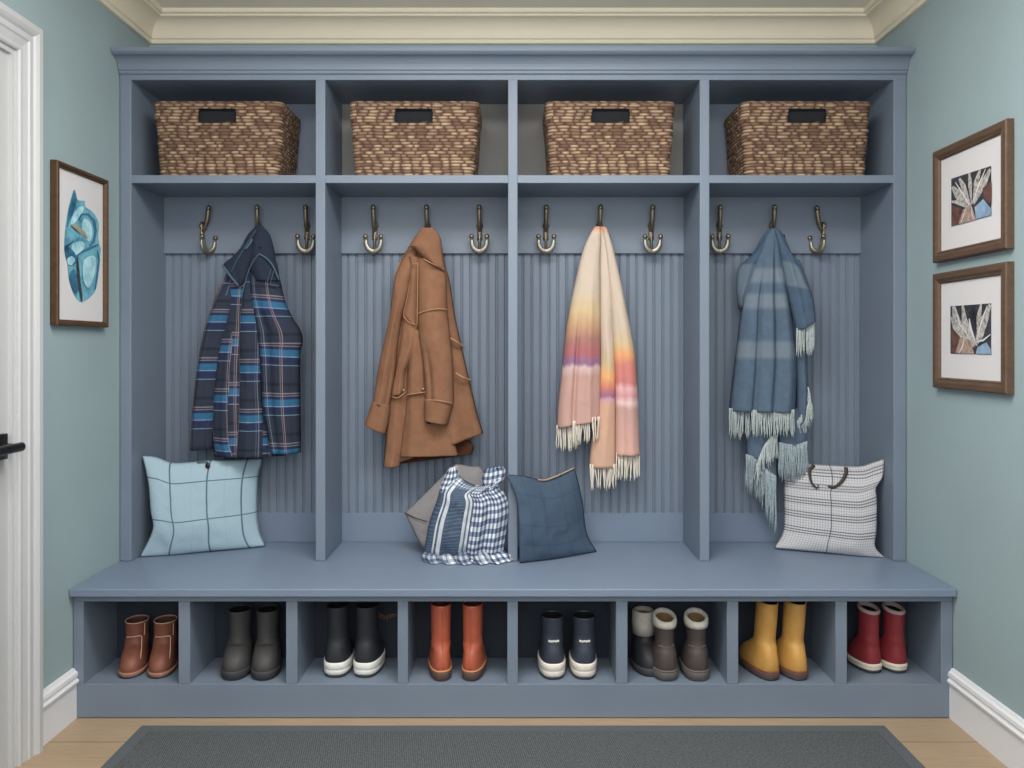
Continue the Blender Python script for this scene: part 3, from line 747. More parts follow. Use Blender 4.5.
obj('fringe', fringe([(557,427), (564,427), (571,426), (576,424)], lambda u: 23+3*u, DS-.035, 16, .0034, .14, 1.6, 3), 'cream_yarn', sc, True)
obj('fringe', fringe([(573.5,423), (580,421), (590,419.5), (599.6,418.5)], 23, DS-.06, 16, .0036, .12, 1.4, 4), 'cream_yarn', sc, True)
obj('fringe', fringe([(590,466), (598,466.5), (607,466.5), (615,466)], 24, DS-.03, 17, .0036, .14, 1.4, 5), 'cream_yarn', sc, True)
obj('fringe', fringe([(616.5,454.5), (624,455), (632,454.5), (639.5,454)], 25, DS-.03, 16, .0036, .14, 1.6, 6), 'cream_yarn', sc, True)

# ------------------------------------------------------------------ throw
th = thing('fringed_throw', 'blue plaid throw blanket with pale fringe hanging on a hook above the white checked cushion', 'blanket', P(773, 229, 3.77))
DH = 3.755
obj('under_layer', drape([(769,229,779,230), (763,236,784,237), (757,247,790,250), (754,262,796,264), (756,285,798,288)], DH-.006, .03, [(.5,.5,.2,.01,0,.3)], nv=24, seed=40), 'throw_plain', th, True)
obj('under_layer', drape([(742,395,780,395), (744,420,778,420), (746,440,772,440), (747,456,766,460)], DH-.004, .03, [(.5,.5,.2,.01,0,.3)], nv=24, seed=41), 'throw_plain', th, True)
obj('fringe', fringe([(746,456), (752,458), (758,459)], 34, DH-.03, 30, .0028, .3, 2, 11), 'throw_yarn', th, True)
obj('fringe', fringe([(777,437), (770,440), (763,450), (757,466)], 22, DH-.05, 44, .003, .35, 3.5, 12), 'throw_yarn_pale', th, True)
obj('under_layer', drape([(760,440,777,440), (758,465,776,465), (759,490,776,488)], DH+.0, .028, [(.5,.5,.2,.01,0,.3)], nv=20, seed=42), 'throw_tail', th, True)
obj('fringe', fringe([(758,472), (764,470), (770,474), (776,478)], lambda u: 28+26*u, DH-.03, 64, .003, .35, 2.5, 13), 'throw_yarn', th, True)
obj('under_layer', drape([(774,410,797,408), (778,430,806,430), (779,448,807,446)], DH-.006, .03, [(.4,.4,.15,.008,0,.3)], nv=20, seed=43), 'throw_plain', th, True)
obj('fringe', fringe([(779,444), (788,446), (798,446), (807,443)], 34, DH-.036, 70, .003, .25, 2.5, 14), 'throw_yarn', th, True)
obj('side_layer', drape([(778,250,800,262), (785,290,812,296), (790,320,812,322), (794,355,807,355), (796,390,808,388), (796,420,806,412), (794,428,803,422)], DH-.004, .03, [(.5,.5,.2,.01,.1,.5)], seed=44), 'throw_plain', th, True)
obj('fringe', fringe([(808,389), (810,398), (807,408), (802,416), (797,423)], lambda u: 18+2*u, DH-.03, 60, .0028, .3, 5, 15), 'throw_yarn_pale', th, True)
obj('side_layer', drape([(768,231,773,231), (752,254,768,254), (738.5,268,760,270), (736,284,754,286), (736.5,296,745,298), (738.5,309,741,309)], DH-.012, .034, [(.4,.4,.15,.008,.1,.5)], nv=50, seed=45), 'throw_tail', th, True)
mr = even([(769,229,776,229), (764,240,779,240), (757,258,782,258), (750,276,785,276), (743,300,788,300), (740,317,791,317), (737,340,794,340), (734.5,362,796,362), (731.5,385,796,385), (729,410.5,794.5,412)])
obj('front_layer', drape(mr, DH-.03, lambda s: .022+.04*sm(0,.5,s), [(.3,.34,.035,-.026,.15,.5), (.5,.55,.08,.016,0,.3), (.66,.62,.05,-.016,.05,.4), (.85,.85,.08,.012,.2,.5), (.15,.15,.1,.01,.3,.6)], seed=46), 'throw_main', th, True)
obj('fringe', fringe([(729.5,410), (736,411), (744,411.5), (750,411.5)], 27, DH-.052, 22, .0028, .2, 1.8, 16), 'throw_yarn_pale', th, True)
obj('fringe', fringe([(751.5,411.5), (765,412.5), (780,412.5), (794,411.5)], 24, DH-.075, 46, .0028, .22, 1.8, 17), 'throw_yarn_pale', th, True)
obj('flap', drape([(774,229,778,230), (777,240,786,246), (780,256,796,262), (784,276,806,284), (788,296,812,297), (792,314,814.5,310), (796,331,815,321)], DH-.052, lambda s: .012+.03*sm(0,.5,s), [(.3,.3,.12,.008,.1,.5)], nv=60, seed=47), 'throw_flap', th, True)
obj('fringe', fringe([(797,330), (803,327.5), (809,324), (814,321)], lambda u: 26+6*u, DH-.07, 20, .003, .2, 2, 18), 'throw_yarn_pale', th, True)

# ------------------------------------------------------------------ cushions
def DZt(py): return (CH-ZT)*F/(py-CY)         # depth of a px row on the bench top
def arc(pts, n=24):
    f = [cr(pts, i/200) for i in range(201)]; L = [0]
    for a, b in zip(f, f[1:]): L.append(L[-1]+math.hypot(b[0]-a[0], b[1]-a[1]))
    out = []; k = 0
    for i in range(n+1):
        q = L[-1]*i/n
        while k < 199 and L[k+1] < q: k += 1
        t = (q-L[k])/max(1e-9, L[k+1]-L[k]); out.append(tuple(a+(b-a)*t for a, b in zip(f[k], f[k+1])))
    return out
def pillow(top, right, bottom, left, Dc, thick, wr=.006, seed=0, n=52, bk=.45, dents=()):
    """Coons patch between four px edge curves (top L>R, right T>B, bottom L>R, left T>B); Dc = depth of TL, TR, BR, BL"""
    top, right, bottom, left = arc(top), arc(right), arc(bottom), arc(left)
    bm = bmesh.new(); uvl = bm.loops.layers.uv.new('UVMap'); G = [[], []]
    for j in range(n+1):
        v = j/n; rows = [[], []]
        for i in range(n+1):
            u = i/n
            T = cr(top,u); B_ = cr(bottom,u); L = cr(left,v); R_ = cr(right,v)
            q = [(1-v)*T[k]+v*B_[k]+(1-u)*L[k]+u*R_[k]-((1-u)*(1-v)*top[0][k]+u*(1-v)*top[-1][k]+u*v*bottom[-1][k]+(1-u)*v*bottom[0][k]) for k in (0,1)]
            d = (1-u)*(1-v)*Dc[0]+u*(1-v)*Dc[1]+u*v*Dc[2]+(1-u)*v*Dc[3]
            p = P(q[0], q[1], d)
            a = max(0, 1-abs(2*u-1)**2.4); b = max(0, 1-abs(2*v-1)**2.4)
            th_ = thick*(a*b)**.55
            w = wr*(a*b)**.3*(noise.noise(Vector((u*4, v*4, seed)))+.6*noise.noise(Vector((u*9, v*9, seed+3))))
            for (du, dv, rad, amp) in dents: w += amp*math.exp(-(((u-du)**2+(v-dv)**2)/rad**2))*(a*b)**.3
            zf_ = max(p.z, ZT+.0025)
            rows[0].append(bm.verts.new((p.x, p.y-th_-w, zf_)))
            edge_ = i in (0,n) or j in (0,n)
            rows[1].append(rows[0][-1] if edge_ else bm.verts.new((p.x, p.y+th_*bk, zf_)))
        G[0].append(rows[0]); G[1].append(rows[1])
    for j in range(n):
        for i in range(n):
            for k in (0,1):
                vs = [G[k][j][i], G[k][j][i+1], G[k][j+1][i+1], G[k][j+1][i]]; ix = [(i,j),(i+1,j),(i+1,j+1),(i,j+1)]
                if k: vs.reverse(); ix.reverse()
                f = bm.faces.new(vs)
                for lp, (a, b) in zip(f.loops, ix): lp[uvl].uv = (a/n, b/n)
    return bm
def surf(o, px, py, lift=.004):
    M_ = parent_matrix(o.parent); best = None
    for v in o.data.vertices:
        p = M_ @ v.co; q = (CX+p.x*F/p.y-px)**2+(CY-(p.z-CH)*F/p.y-py)**2
        k = (0, p.y) if q < 8 else (q, p.y)
        if best is None or k < best: best = k
    return P(px, py, best[1]-lift)
c1 = thing('throw_pillow', 'pale aqua linen cushion with dark windowpane lines and a black button', 'cushion', P(200, 552, DZt(553)))
cv1 = obj('cushion_cover', pillow([(142,455.6), (156,457), (172,462.5), (190,462), (208,460.5), (236,459), (263.4,458)], [(263.4,458), (258.5,481), (257.7,510), (260,531), (266,546)],
    [(139,558), (170.7,556), (211,551.6), (240,549), (266,546)], [(142,455.6), (148,482), (150.5,510), (152.5,530), (139,558)], (3.585,3.80,3.745,3.562), .062, .005, 51, dents=((.12,.86,.1,-.012), (.14,.1,.1,-.008))), 'aqua_linen', c1, True)
bm = bmesh.new(); ball(bm, surf(cv1, 207.7, 465.8, .004), .0115, (1,.5,1.25)); tube(bm, [surf(cv1,x,y,.004) for x, y in ((197,462.6),(203,462),(207.5,462.3),(208,466))], .0026, 6, 12)
obj('button', bm, 'black_metal', c1, True, 'black toggle button with loop')

c2 = thing('throw_pillow', 'white and charcoal checked cushion with dark strap handles, by the right side panel', 'cushion', P(828, 553, DZt(553)))
pb = pillow([(782,462), (809,463.7), (830,465), (859,466), (872,462.5), (884.3,458.8)], [(884.3,458.8), (883,476), (876,488), (877,500), (876.5,530), (875.5,547), (886.3,559)],
    [(774,548), (800,550.5), (827,553), (857,556.5), (886.3,559)], [(782,462), (783,474), (783.7,499), (783,530), (774,548)], (3.80,3.585,3.555,3.70), .058, .004, 52, dents=((.88,.88,.1,-.012), (.9,.12,.12,-.008)))
cv2 = obj('cushion_cover', pb, 'white_check', c2, True)
for pts in ([(814,465), (810,470), (810,477), (812.5,484), (817,488)], [(846,467.5), (845.8,474), (841,482), (834,487), (828,486)]):
    bm = bmesh.new(); tube(bm, [surf(cv2, *q) for q in pts], lambda u: .0098-.005*u, 8, 16, .5); obj('strap_handle', bm, 'brown_strap', c2, True)
for pts in ([(817,488.5), (818.5,486), (817,484.5)], ):
    bm = bmesh.new(); tube(bm, [surf(cv2,x,y) for x,y in pts], .0022, 6, 8); obj('strap_loop', bm, 'brown_strap', c2, True)

c3 = thing('throw_pillow', 'denim-blue linen cushion with a tan zipper, leaning beside the gingham bag', 'cushion', P(555, 558, DZt(560)))
cv3 = obj('cushion_cover', pillow([(506,474.5), (525,476), (540,479.3), (555,477), (574.3,467.7)], [(574.3,467.7), (579,484), (583,505), (587,533), (596.8,551.6)],
    [(519.7,563), (546,561), (570,557), (596.8,551.6)], [(506,474.5), (512,487), (517,505), (518.5,535), (519.7,563)], (3.462,3.70,3.65,3.462), .062, .007, 53, bk=.05, dents=((.1,.4,.1,-.012), (.15,.85,.12,-.012))), 'denim_linen', c3, True)
bm = bmesh.new(); tube(bm, [surf(cv3,x,y,.001) for x, y in ((538,479.6),(543.5,480.2),(550,478.6),(558,475.6),(567,471.4),(574,468))], .0034, 6, 20); obj('zipper', bm, 'zip_tape', c3, True, 'tan zipper tape')
bm = bmesh.new(); ball(bm, surf(cv3,560,474.6), .006, (1.5,.6,.8)); obj('zipper_pull', bm, 'aged_bronze', c3, True)

c4 = thing('throw_pillow', 'rough grey linen cushion mostly hidden behind the gingham bag', 'cushion', P(440, 548, 3.62))
obj('cushion_cover', pillow([(404.7,513), (420,498), (437,481), (455,463.5)], [(455,463.5), (470,466), (483,469.5), (492,500), (500,540)],
    [(425,551), (450,552), (475,549), (500,545)], [(404.7,513), (411,526), (418,540), (425,551)], (3.66,3.72,3.62,3.60), .05, .006, 54), 'grey_linen', c4, True)
obj('seam_piping', seam([(404.7,512.7,3.655), (412,516.5,3.628), (420,519.5,3.605), (427,521.5,3.595)], 3.6, .0022), 'suede_lining', c4, True)

bg = thing('drawstring_bag', 'gathered cloth bag in navy stripe and blue-white gingham slumped on the bench', 'bag', P(465, 558, DZt(560)))
obj('bag_body', drape([(452,469,505,468), (446,478,504.5,477), (440,489,499,485), (437,500,506,495), (429.5,521,509,508), (426,539,506.5,531), (424,551,504,549), (426,558.5,503,559)], 3.505, lambda s: .035+.055*math.sin(math.pi*min(1,s*1.05+.05))**.8,
    [(.55,.5,.05,-.02,0,.01), (.7,.62,.05,.02,0,.01), (.8,.72,.04,-.014,0,.01), (.9,.85,.05,.016,0,.01), (.28,.2,.06,.01,0,.01)], nu=70, nv=70, wr=.012, seed=61, topsag=17), 'gingham_stripe', bg, True)
obj('bag_neck', drape([(449,468,457,466), (444,478,459,476), (440,488,455,487), (440,495,452,496)], 3.49, .03, [(.5,.5,.2,.008,0,.1)], nv=24, nu=24, seed=62, uvp=(.35,.4), uvo=(.75,.1)), 'gingham_stripe', bg, True, 'gathered corner of the bag mouth')
obj('bag_neck', drape([(485,468.5,503,466), (483,474,505.5,470), (482,481,504.5,478), (484,487,500,485)], 3.478, .04, [(.3,.3,.12,.01,0,.1), (.7,.7,.1,-.012,0,.1)], nv=24, nu=30, seed=63, uvp=(.42,.45), uvo=(.78,.4)), 'gingham_stripe', bg, True, 'gingham gathered corner of the bag mouth')
obj('hem', drape([(424,551,503,549), (421.5,554,507,553), (422,558,510,557), (424,560.5,513,560)], 3.505, lambda s: .045+.02*s, [(k/11, k/11+.02, .03, .014*(1 if k%2 else -1), 0, .5) for k in range(1,11)], nu=80, nv=16, seed=64, uvp=(.5,.4), uvo=(.3,.0)), 'gingham_stripe', bg, True, 'ruffled hem')
obj('fringe', fringe([(498,557), (504,556), (510,556.5)], 4, 3.50, 9, .0022, .3, 3, 21), 'cream_yarn', bg, True)

# ------------------------------------------------------------------ boots
def boot(name, label, loc, rz, H=.25, L=.23, Wd=.10, sw=.085, sl=.105, sh=.03, upper='charcoal_rubber', sole='charcoal_sole', inside='black_inside', outsole=None,
         band=None, cuff=None, lean=(0,0), group=None, rimdrop=0, seams=None, tag=None, flare=.0, ankle=.94, strap=None, heelcup=1.0):
    t = thing(name, label, 'boot', loc, rz, group)
    hb = L*.30; ft = -L*.70
    sf, sb = -sl*.52, sl*.48
    keys = [(0, ft, hb, Wd/2, 1), (.015, ft*1.0, hb+.002, Wd/2*1.01, 1), (.032, ft*.955, hb+.002, Wd/2*.99, .9), (.05, ft*.84, hb, Wd/2*.95, .8), (.068, ft*.66, hb-.004, Wd/2*.9, .6),
            (.088, min(ft*.47, sf-.004), max(sb,hb-.012), sw/2*ankle*1.04, .3), (.112, sf*1.04, sb*.97, sw/2*ankle, 0)]
    top = H-sh
    for q in (.35, .7, 1.0):
        z = .112+(top-.112)*q
        keys.append((z, sf*(1+flare*q), sb*(1+flare*q), sw/2*(ankle+(1-ankle)*q+flare*q), 0))
    def key(u):
        return cr(keys, u)
    N = 40
    def outline(k, grow=0.0, zz=None):
        z, f, b, hw, bl = k
        c, a = (f+b)/2, (b-f)/2+grow; hw = hw+grow; out = []
        for i in range(N):
            th_ = 2*math.pi*i/N
            cs, sn = math.cos(th_), math.sin(th_)
            e = 2/ (2.0+(.9 if cs > 0 else .4)*bl)
            yy = c+a*math.copysign(abs(cs)**e, cs); xx = hw*math.copysign(abs(sn)**e, sn)
            w = (yy-b)/(f-b) if f != b else 0         # 0 heel .. 1 toe
            tp = .95+.09*math.sin(min(1,max(0,w))*math.pi*.78)
            xx *= 1+(tp-1)*bl
            zr_ = (z if zz is None else zz)+sh
            if rimdrop: zr_ += rimdrop*(yy-c)/max(a,.01)*sm(top-.05, top, z)
            k2 = max(0, zr_-.10)
            out.append(Vector((xx+lean[0]*k2, yy+lean[1]*k2, zr_)))
        return out
    def loft(rings, cap0=True, cap1=True):
        bm = bmesh.new(); rv = [[bm.verts.new(p) for p in r] for r in rings]
        for a, b in zip(rv, rv[1:]):
            for i in range(N): bm.faces.new((a[i], a[(i+1)%N], b[(i+1)%N], b[i]))
        if cap0: bm.faces.new(list(reversed(rv[0])))
        if cap1: bm.faces.new(rv[-1])
        return bm
    K = 46
    rings = [outline(key(i/K)) for i in range(K+1)]
    kt = key(1)
    inn = outline(kt, -.004); rings.append([p+Vector((0,0,.0015)) for p in outline(kt, -.002)])
    rings += [inn, [p-Vector((0,0,.012)) for p in outline(kt, -.0045)]]
    up = obj('upper', loft(rings, True, False), upper, t, True, world=False)
    lin = [ [p-Vector((0,0,.004)) for p in outline(kt, -.0042)] ]
    for dz in (.03, .07, .12):
        z = top-dz
        kk = min((key(i/60) for i in range(61)), key=lambda q: abs(q[0]-z))
        kk = (z, max(kk[1], sf*1.05), min(kk[2], sb), kk[3]*.95, 0)
        lin.append(outline(kk, -.006, z))
    obj('lining', loft(lin, False, True), inside, t, True, world=False)
    k0 = keys[0]
    def sole_ring(z, g_): return [Vector((p.x, p.y, z)) for p in outline(k0, g_)]
    prof = [(0,-.004), (.003,.002), (sh*.5,.004), (sh-.004,.0055), (sh-.001,.003), (sh+.002,-.001)]
    if outsole:
        zs = min(.012, sh*.35)
        obj('outsole', loft([sole_ring(z,g_) for z,g_ in ((0,-.005),(.003,.001),(zs,.002))]), outsole, t, True, world=False)
        prof = [(zs-.001,0), (zs+.002,.003), (sh*.6,.0045), (sh*.63,.0035), (sh*.66,.0048), (sh-.004,.0055), (sh-.001,.003), (sh+.002,-.001)]
    if strap:                                   # taller rubber foxing wall curling up the foot
        prof = prof[:-2]+[(sh+.006,.0045), (sh+.009,.002), (sh+.009,-.003)]
    obj('sole', loft([sole_ring(z,g_) for z,g_ in prof]), sole, t, True, world=False)
    if band:
        obj('welt', loft([sole_ring(z,g_) for z,g_ in ((sh-.001,-.003),(sh-.0005,.0045),(sh+.003,.005),(sh+.006,.001),(sh+.006,-.004))]), band, t, True, world=False)
    if cuff:
        cm, ch, cg = cuff
        r_ = []
        for z, g_ in ((top-ch,-.002), (top-ch,cg), (top-ch*.5,cg+.003), (top,cg+.001), (top+.004,cg-.004), (top+.003,-.005), (top-.012,-.006)):
            kk = (z,)+tuple(kt[1:]); r_.append(outline(kk, g_, z))
        obj('cuff', loft(r_, False, False), cm, t, True, world=False)
    for nm, m, pts, r in (seams or ()):
        bm = bmesh.new(); tube(bm, pts, r, 6, 24); obj(nm, bm, m, t, True, world=False)
    if tag:
        m, z, w, h = tag
        bm = bmesh.new(); pr = min((key(i/90) for i in range(91)), key=lambda q: abs(q[0]+sh-z))
        for k in range(5):                       # a row of small blurred marks
            x = -w/2+w*k/4; wv = w/4*.45
            yb = pr[2]+.0012-(x*x)*5
            box(bm, x-wv, x+wv, yb-.004, yb+.0012, z-h/2*(.7+.3*(k%2)), z+h/2*(.8+.2*((k+1)%2)))
        obj('heel_logo', bm, m, t, world=False, label='small white printed mark on the heel')
    return t
ZFL = zf
def bl(px, py): # floor point of a cubby px -> world
    d = (CH-ZFL)*F/(py-CY); p = P(px, py, d); return p
def heel_front(px, py, rz, L):   # boot whose heel (nearest point) stands at the px
    p = bl(px, py); return (p.x+math.sin(rz)*0-(-math.sin(rz))*0, p.y, ZFL)
def place(px, py, rz, L, heel):
    """origin so that heel back (heel=True) or toe tip projects to px,py"""
    p = bl(px, py); dl = (L*.30 if heel else -L*.70)
    ox, oy = -math.sin(rz)*dl, math.cos(rz)*dl
    return (p.x-ox, p.y-oy, ZFL)
# cubby 1: chestnut ankle boots, toes forward
h1 = .187; L1 = .20
fr = lambda z, x: (x, -.058-.0*z, z)
sm1 = [('stitching','cream_stitch', [(-.026,-.060,.138), (0,-.0625,.138), (.028,-.056,.137), (.031,-.060,.115), (.034,-.076,.09), (.036,-.10,.063)], .0018),
       ('stitching','cream_stitch', [(.038,-.046,.137), (.038,-.042,.16), (.038,-.042,.185)], .0014),
       ('top_piping','cream_stitch', [(math.sin(a)*.0435, -.0022-math.cos(a)*.0525, h1+.0015) for a in [2*math.pi*k/24 for k in range(25)]], .0018)]
rz = R(11)
b1 = boot('ankle_boot', 'chestnut leather ankle boot with pale stitching, left one of its pair', place(128,679,rz,L1,False), rz, H=h1, L=L1, Wd=.094, sw=.088, sl=.106, sh=.022, upper='chestnut_leather', sole='tan_welt', inside='chestnut_inside', outsole='dark_outsole', seams=sm1, group='chestnut ankle boots', ankle=.97)
dup(b1, place(157.5,679,rz,L1,False), rz, 'chestnut leather ankle boot with pale stitching, partly behind a divider')
# cubby 2: charcoal rubber boots
rz = R(6); L2 = .20
sm2 = [('instep_seam','charcoal_sole', [(-.03,-.072,.116), (0,-.077,.119), (.03,-.072,.116)], .0022)]
b2 = boot('rubber_boot', 'tall charcoal rubber boot, left one of the pair beside the chestnut boots', place(232,681,rz,L2,False), rz, H=.238, L=L2, Wd=.104, sw=.090, sl=.11, sh=.034, upper='charcoal_rubber', sole='charcoal_sole', seams=sm2, group='charcoal rubber boots', ankle=.9)
dup(b2, place(263,681,R(9),L2,False), R(9), 'tall charcoal rubber boot, right one of the pair beside the chestnut boots')
# cubby 3: black boots on thick white soles, heels to the room
L3 = .20
rz = R(180+1)
b3 = boot('ankle_boot', 'black boot on a thick white sole, left one of its pair', place(334.5,678,rz,L3,True), rz, H=.268, L=L3, Wd=.10, sw=.086, sl=.10, sh=.05, upper='black_rubber', sole='white_rubber', outsole='dark_outsole', strap=True, group='black boots with white soles', ankle=.94)
dup(b3, place(363,678,R(175),L3,True), R(175), 'black boot on a thick white sole, right one of its pair')
# cubby 4: rust boots, heels to the room
L4 = .205
sm4 = [('back_seam','rust_leather', [(0,.064,.05), (0,.056,.10), (0,.047,.16), (0,.047,.27)], .0022)]
b4 = boot('tall_boot', 'shiny rust leather boot with brown heel, left one of its pair', place(442.5,681.5,R(191),L4,True), R(191), H=.285, L=L4, Wd=.080, sw=.080, sl=.096, sh=.036, upper='rust_leather', sole='brown_sole', inside='oxblood_inside', band='tan_thread', seams=sm4, group='rust leather boots', ankle=.95)
dup(b4, place(470,681.5,R(173),L4,True), R(173), 'shiny rust leather boot with brown heel, right one of its pair')
# cubby 5: navy rubber boots with white foxing
L5 = .20
b5 = boot('rubber_boot', 'short navy rubber boot with off-white sole band, left one of its pair', place(554,680,R(183),L5,True), R(183), H=.235, L=L5, Wd=.096, sw=.092, sl=.108, sh=.054, upper='navy_rubber', sole='offwhite_rubber', outsole='dark_outsole', strap=True, tag=('white_rubber',.148,.034,.008), group='navy rubber boots', ankle=.93)
dup(b5, place(585,680,R(180),L5,True), R(180), 'short navy rubber boot with off-white sole band, right one of its pair')
# cubby 6: umber boots with pale wool cuffs
L6 = .195
sm6 = [('heel_band','umber_sole', [(-.032,.022,.128), (-.02,.036,.128), (0,.0425,.128), (.02,.036,.128), (.032,.022,.128)], .004)]
b6 = boot('winter_boot', 'dark brown winter boot with pale wool cuff, middle of the three in its cubby', place(668.5,681.5,R(184),L6,True), R(184), H=.236, L=L6, Wd=.098, sw=.082, sl=.094, sh=.036, upper='umber_rubber', sole='umber_sole', inside='wool_inside', cuff=('wool_cuff',.036,.004), band='umber_sole', seams=sm6, group='winter boots with wool cuffs', ankle=.9, rimdrop=-.014)
dup(b6, place(699,681.5,R(178),L6,True), R(178), 'dark brown winter boot with pale wool cuff, right of the three in its cubby')
b6b = boot('winter_boot', 'black winter boot with tall grey cuff standing behind at left of its cubby', place(640,668,R(10),L6,False), R(10), H=.225, L=.17, Wd=.10, sw=.078, sl=.09, sh=.03, upper='black_rubber', sole='dark_outsole', inside='wool_inside', cuff=('wool_cuff',.09,.006), group='winter boots with wool cuffs')
b6b.location = (X(644,3.30), 3.315, ZFL)
# cubby 7: mustard boots, toes back-left
L7 = .228
rz = R(195)
b7 = boot('rain_boot', 'mustard yellow rain boot with brown sole, left one of its pair', place(774,681,rz,L7,True), rz, H=.292, L=L7, Wd=.09, sw=.080, sl=.098, sh=.032, upper='mustard_rubber', sole='cocoa_sole', inside='black_inside', outsole='dark_outsole', band='cocoa_band', group='mustard rain boots', ankle=.98, lean=(-.09,-.02), rimdrop=-.006)
dup(b7, place(802.5,681,rz,L7,True), rz, 'mustard yellow rain boot with brown sole, right one of its pair')
# cubby 8: red boots with cream soles, toes to the back
L8 = .155
rz = R(194)
b8 = boot('rain_boot', 'dark red rain boot with cream sole, left one of its pair', place(876.5,673.5,rz,L8,True), rz, H=.25, L=L8, Wd=.084, sw=.074, sl=.09, sh=.036, upper='red_rubber', sole='cream_sole', inside='black_inside', outsole='dark_outsole', cuff=('pink_trim',.012,.001), group='dark red rain boots', ankle=.96, lean=(.0,.0), rimdrop=-.008)
dup(b8, place(902,673.5,rz,L8,True), rz, 'dark red rain boot with cream sole, right one of its pair')

# ------------------------------------------------------------------ pictures on the side walls
def wallP(px, py, side, off):
    x = side*(W-off); d = x*F/(px-CX); return Vector((x, d, Z(py, d)))
def frame(name, label, side, ya, yb, za, zb, fw, dep, mat, cat='picture'):
    t = thing(name, label, cat, (side*W, (ya+yb)/2, za))
    inx = -side
    bm = bmesh.new()
    prof = [(0,.002), (0,dep*.85), (fw*.12,dep), (fw*.55,dep), (fw*.8,dep*.8), (fw*.86,dep*.86), (fw,dep*.62), (fw,.002)]
    path = [(side*W,ya,za), (side*W,ya,zb), (side*W,yb,zb), (side*W,yb,za)]
    up = Vector((inx,0,0)); n = 4; rings = []
    c = Vector((side*W,(ya+yb)/2,(za+zb)/2))
    for (x,y,z) in path:
        sy = 1 if y < c.y else -1; sz = 1 if z < c.z else -1
        rings.append([bm.verts.new((x+inx*b, y+sy*a, z+sz*a)) for a, b in prof])
    k = len(prof)
    for i in range(n):
        for j in range(k): bm.faces.new((rings[i][j], rings[i][(j+1)%k], rings[(i+1)%n][(j+1)%k], rings[(i+1)%n][j]))
    obj('frame', bm, mat, t)
    x0, x1 = sorted((side*W+inx*.003, side*W+inx*dep*.5))
    obj('mat_board', B(x0, x1, ya+fw*.7, yb-fw*.7, za+fw*.7, zb-fw*.7), 'mat_board', t)
    return t, dep*.5
def shapes(parent, name, polys, mats, side, off, conv):
    bm = bmesh.new()
    for i, (mi, poly) in enumerate(polys):
        vs = [bm.verts.new(wallP(*conv(x, y), side, off+.0006+.0003*i)) for x, y in poly]
        f = bm.faces.new(vs); f.material_index = mi
        f.normal_update()
        if f.normal.x*side > 0: f.normal_flip()
    me_o = bm
    bmesh.ops.triangulate(me_o, faces=me_o.faces)
    me = bpy.data.meshes.new(name); me_o.to_mesh(me); me_o.free()
    for m in mats: me.materials.append(M[m])
    o = bpy.data.objects.new(name, me); COL.objects.link(o); o.parent = parent
    me.transform(parent_matrix(parent).inverted())
    return o
def smooth(poly, res=3):
    n = len(poly); out = []
    for i in range(n):
        p0, p1, p2, p3 = poly[i-1], poly[i], poly[(i+1)%n], poly[(i+2)%n]
        for k in range(res):
            t = k/res
            out.append(tuple(.5*((2*b)+(c-a)*t+(2*a-5*b+4*c-d)*t*t+(3*b-a-3*c+d)*t**3) for a, b, c, d in zip(p0, p1, p2, p3)))
    return out
def band(pts, w0, w1=None):
    w1 = w0 if w1 is None else w1; L, Rr = [], []; n = len(pts)
    for i, p in enumerate(pts):
        a = pts[max(0,i-1)]; b = pts[min(n-1,i+1)]; dx, dy = b[0]-a[0], b[1]-a[1]; l = math.hypot(dx,dy) or 1
        w = (w0+(w1-w0)*i/(n-1))*math.sin(math.pi*(.12+.76*i/(n-1)))
        L.append((p[0]-dy/l*w, p[1]+dx/l*w)); Rr.append((p[0]+dy/l*w, p[1]-dx/l*w))
    return L+Rr[::-1]
fl, off = frame('framed_picture', 'tall framed blue watercolour in a thin dark wood frame beside the door', -1, 2.975, 3.352, 1.513, 2.120, .022, .030, 'walnut_frame')
cv = lambda x, y: (x/3.2, 100+y/3.2)
polys = [(0, smooth([(238,285),(248,318),(262,322),(272,324),(274,342),(296,358),(316,392),(314,440),(322,478),(318,520),(314,565),(303,615),(262,648),(236,622),(220,570),(215,525),(206,482),(207,430),(214,370),(226,318)])),
    (2, smooth([(238,287),(246,320),(238,352),(226,382),(214,410),(216,372),(228,322)])), (1, smooth([(232,372),(250,345),(268,342),(262,362),(246,384),(228,404)])),
    (2, band([(250,384),(262,366),(282,366),(300,386),(306,420),(300,452),(286,468)], 5)), (1, smooth([(268,380),(286,388),(296,420),(288,452),(272,440),(262,410)])),
    (4, band([(228,398),(248,408),(266,424),(280,444)], 6)), (3, band([(226,402),(244,418),(258,430)], 2)),
    (1, smooth([(232,462),(256,452),(272,460),(262,486),(244,496),(230,482)])), (2, smooth([(207,470),(226,474),(244,498),(240,524),(222,528),(212,508)])), (1, smooth([(216,508),(230,500),(240,512),(230,528),(218,524)])),
    (2, band([(246,498),(266,484),(292,472),(316,462)], 4)), (3, band([(247,500),(250,540),(252,580),(260,622),(262,644)], 5)),
    (2, smooth([(222,560),(238,540),(246,570),(250,610),(240,618),(228,592)])), (1, smooth([(266,520),(286,500),(306,505),(302,560),(284,600),(268,580)])), (2, band([(312,480),(318,510),(312,560),(304,608)], 3)), (3, band([(208,470),(222,462),(238,448)], 2))]
shapes(fl, 'watercolour_motif', polys, ['blue_wash','blue_pale','blue_deep','ink','ochre_wash'], -1, off, cv)
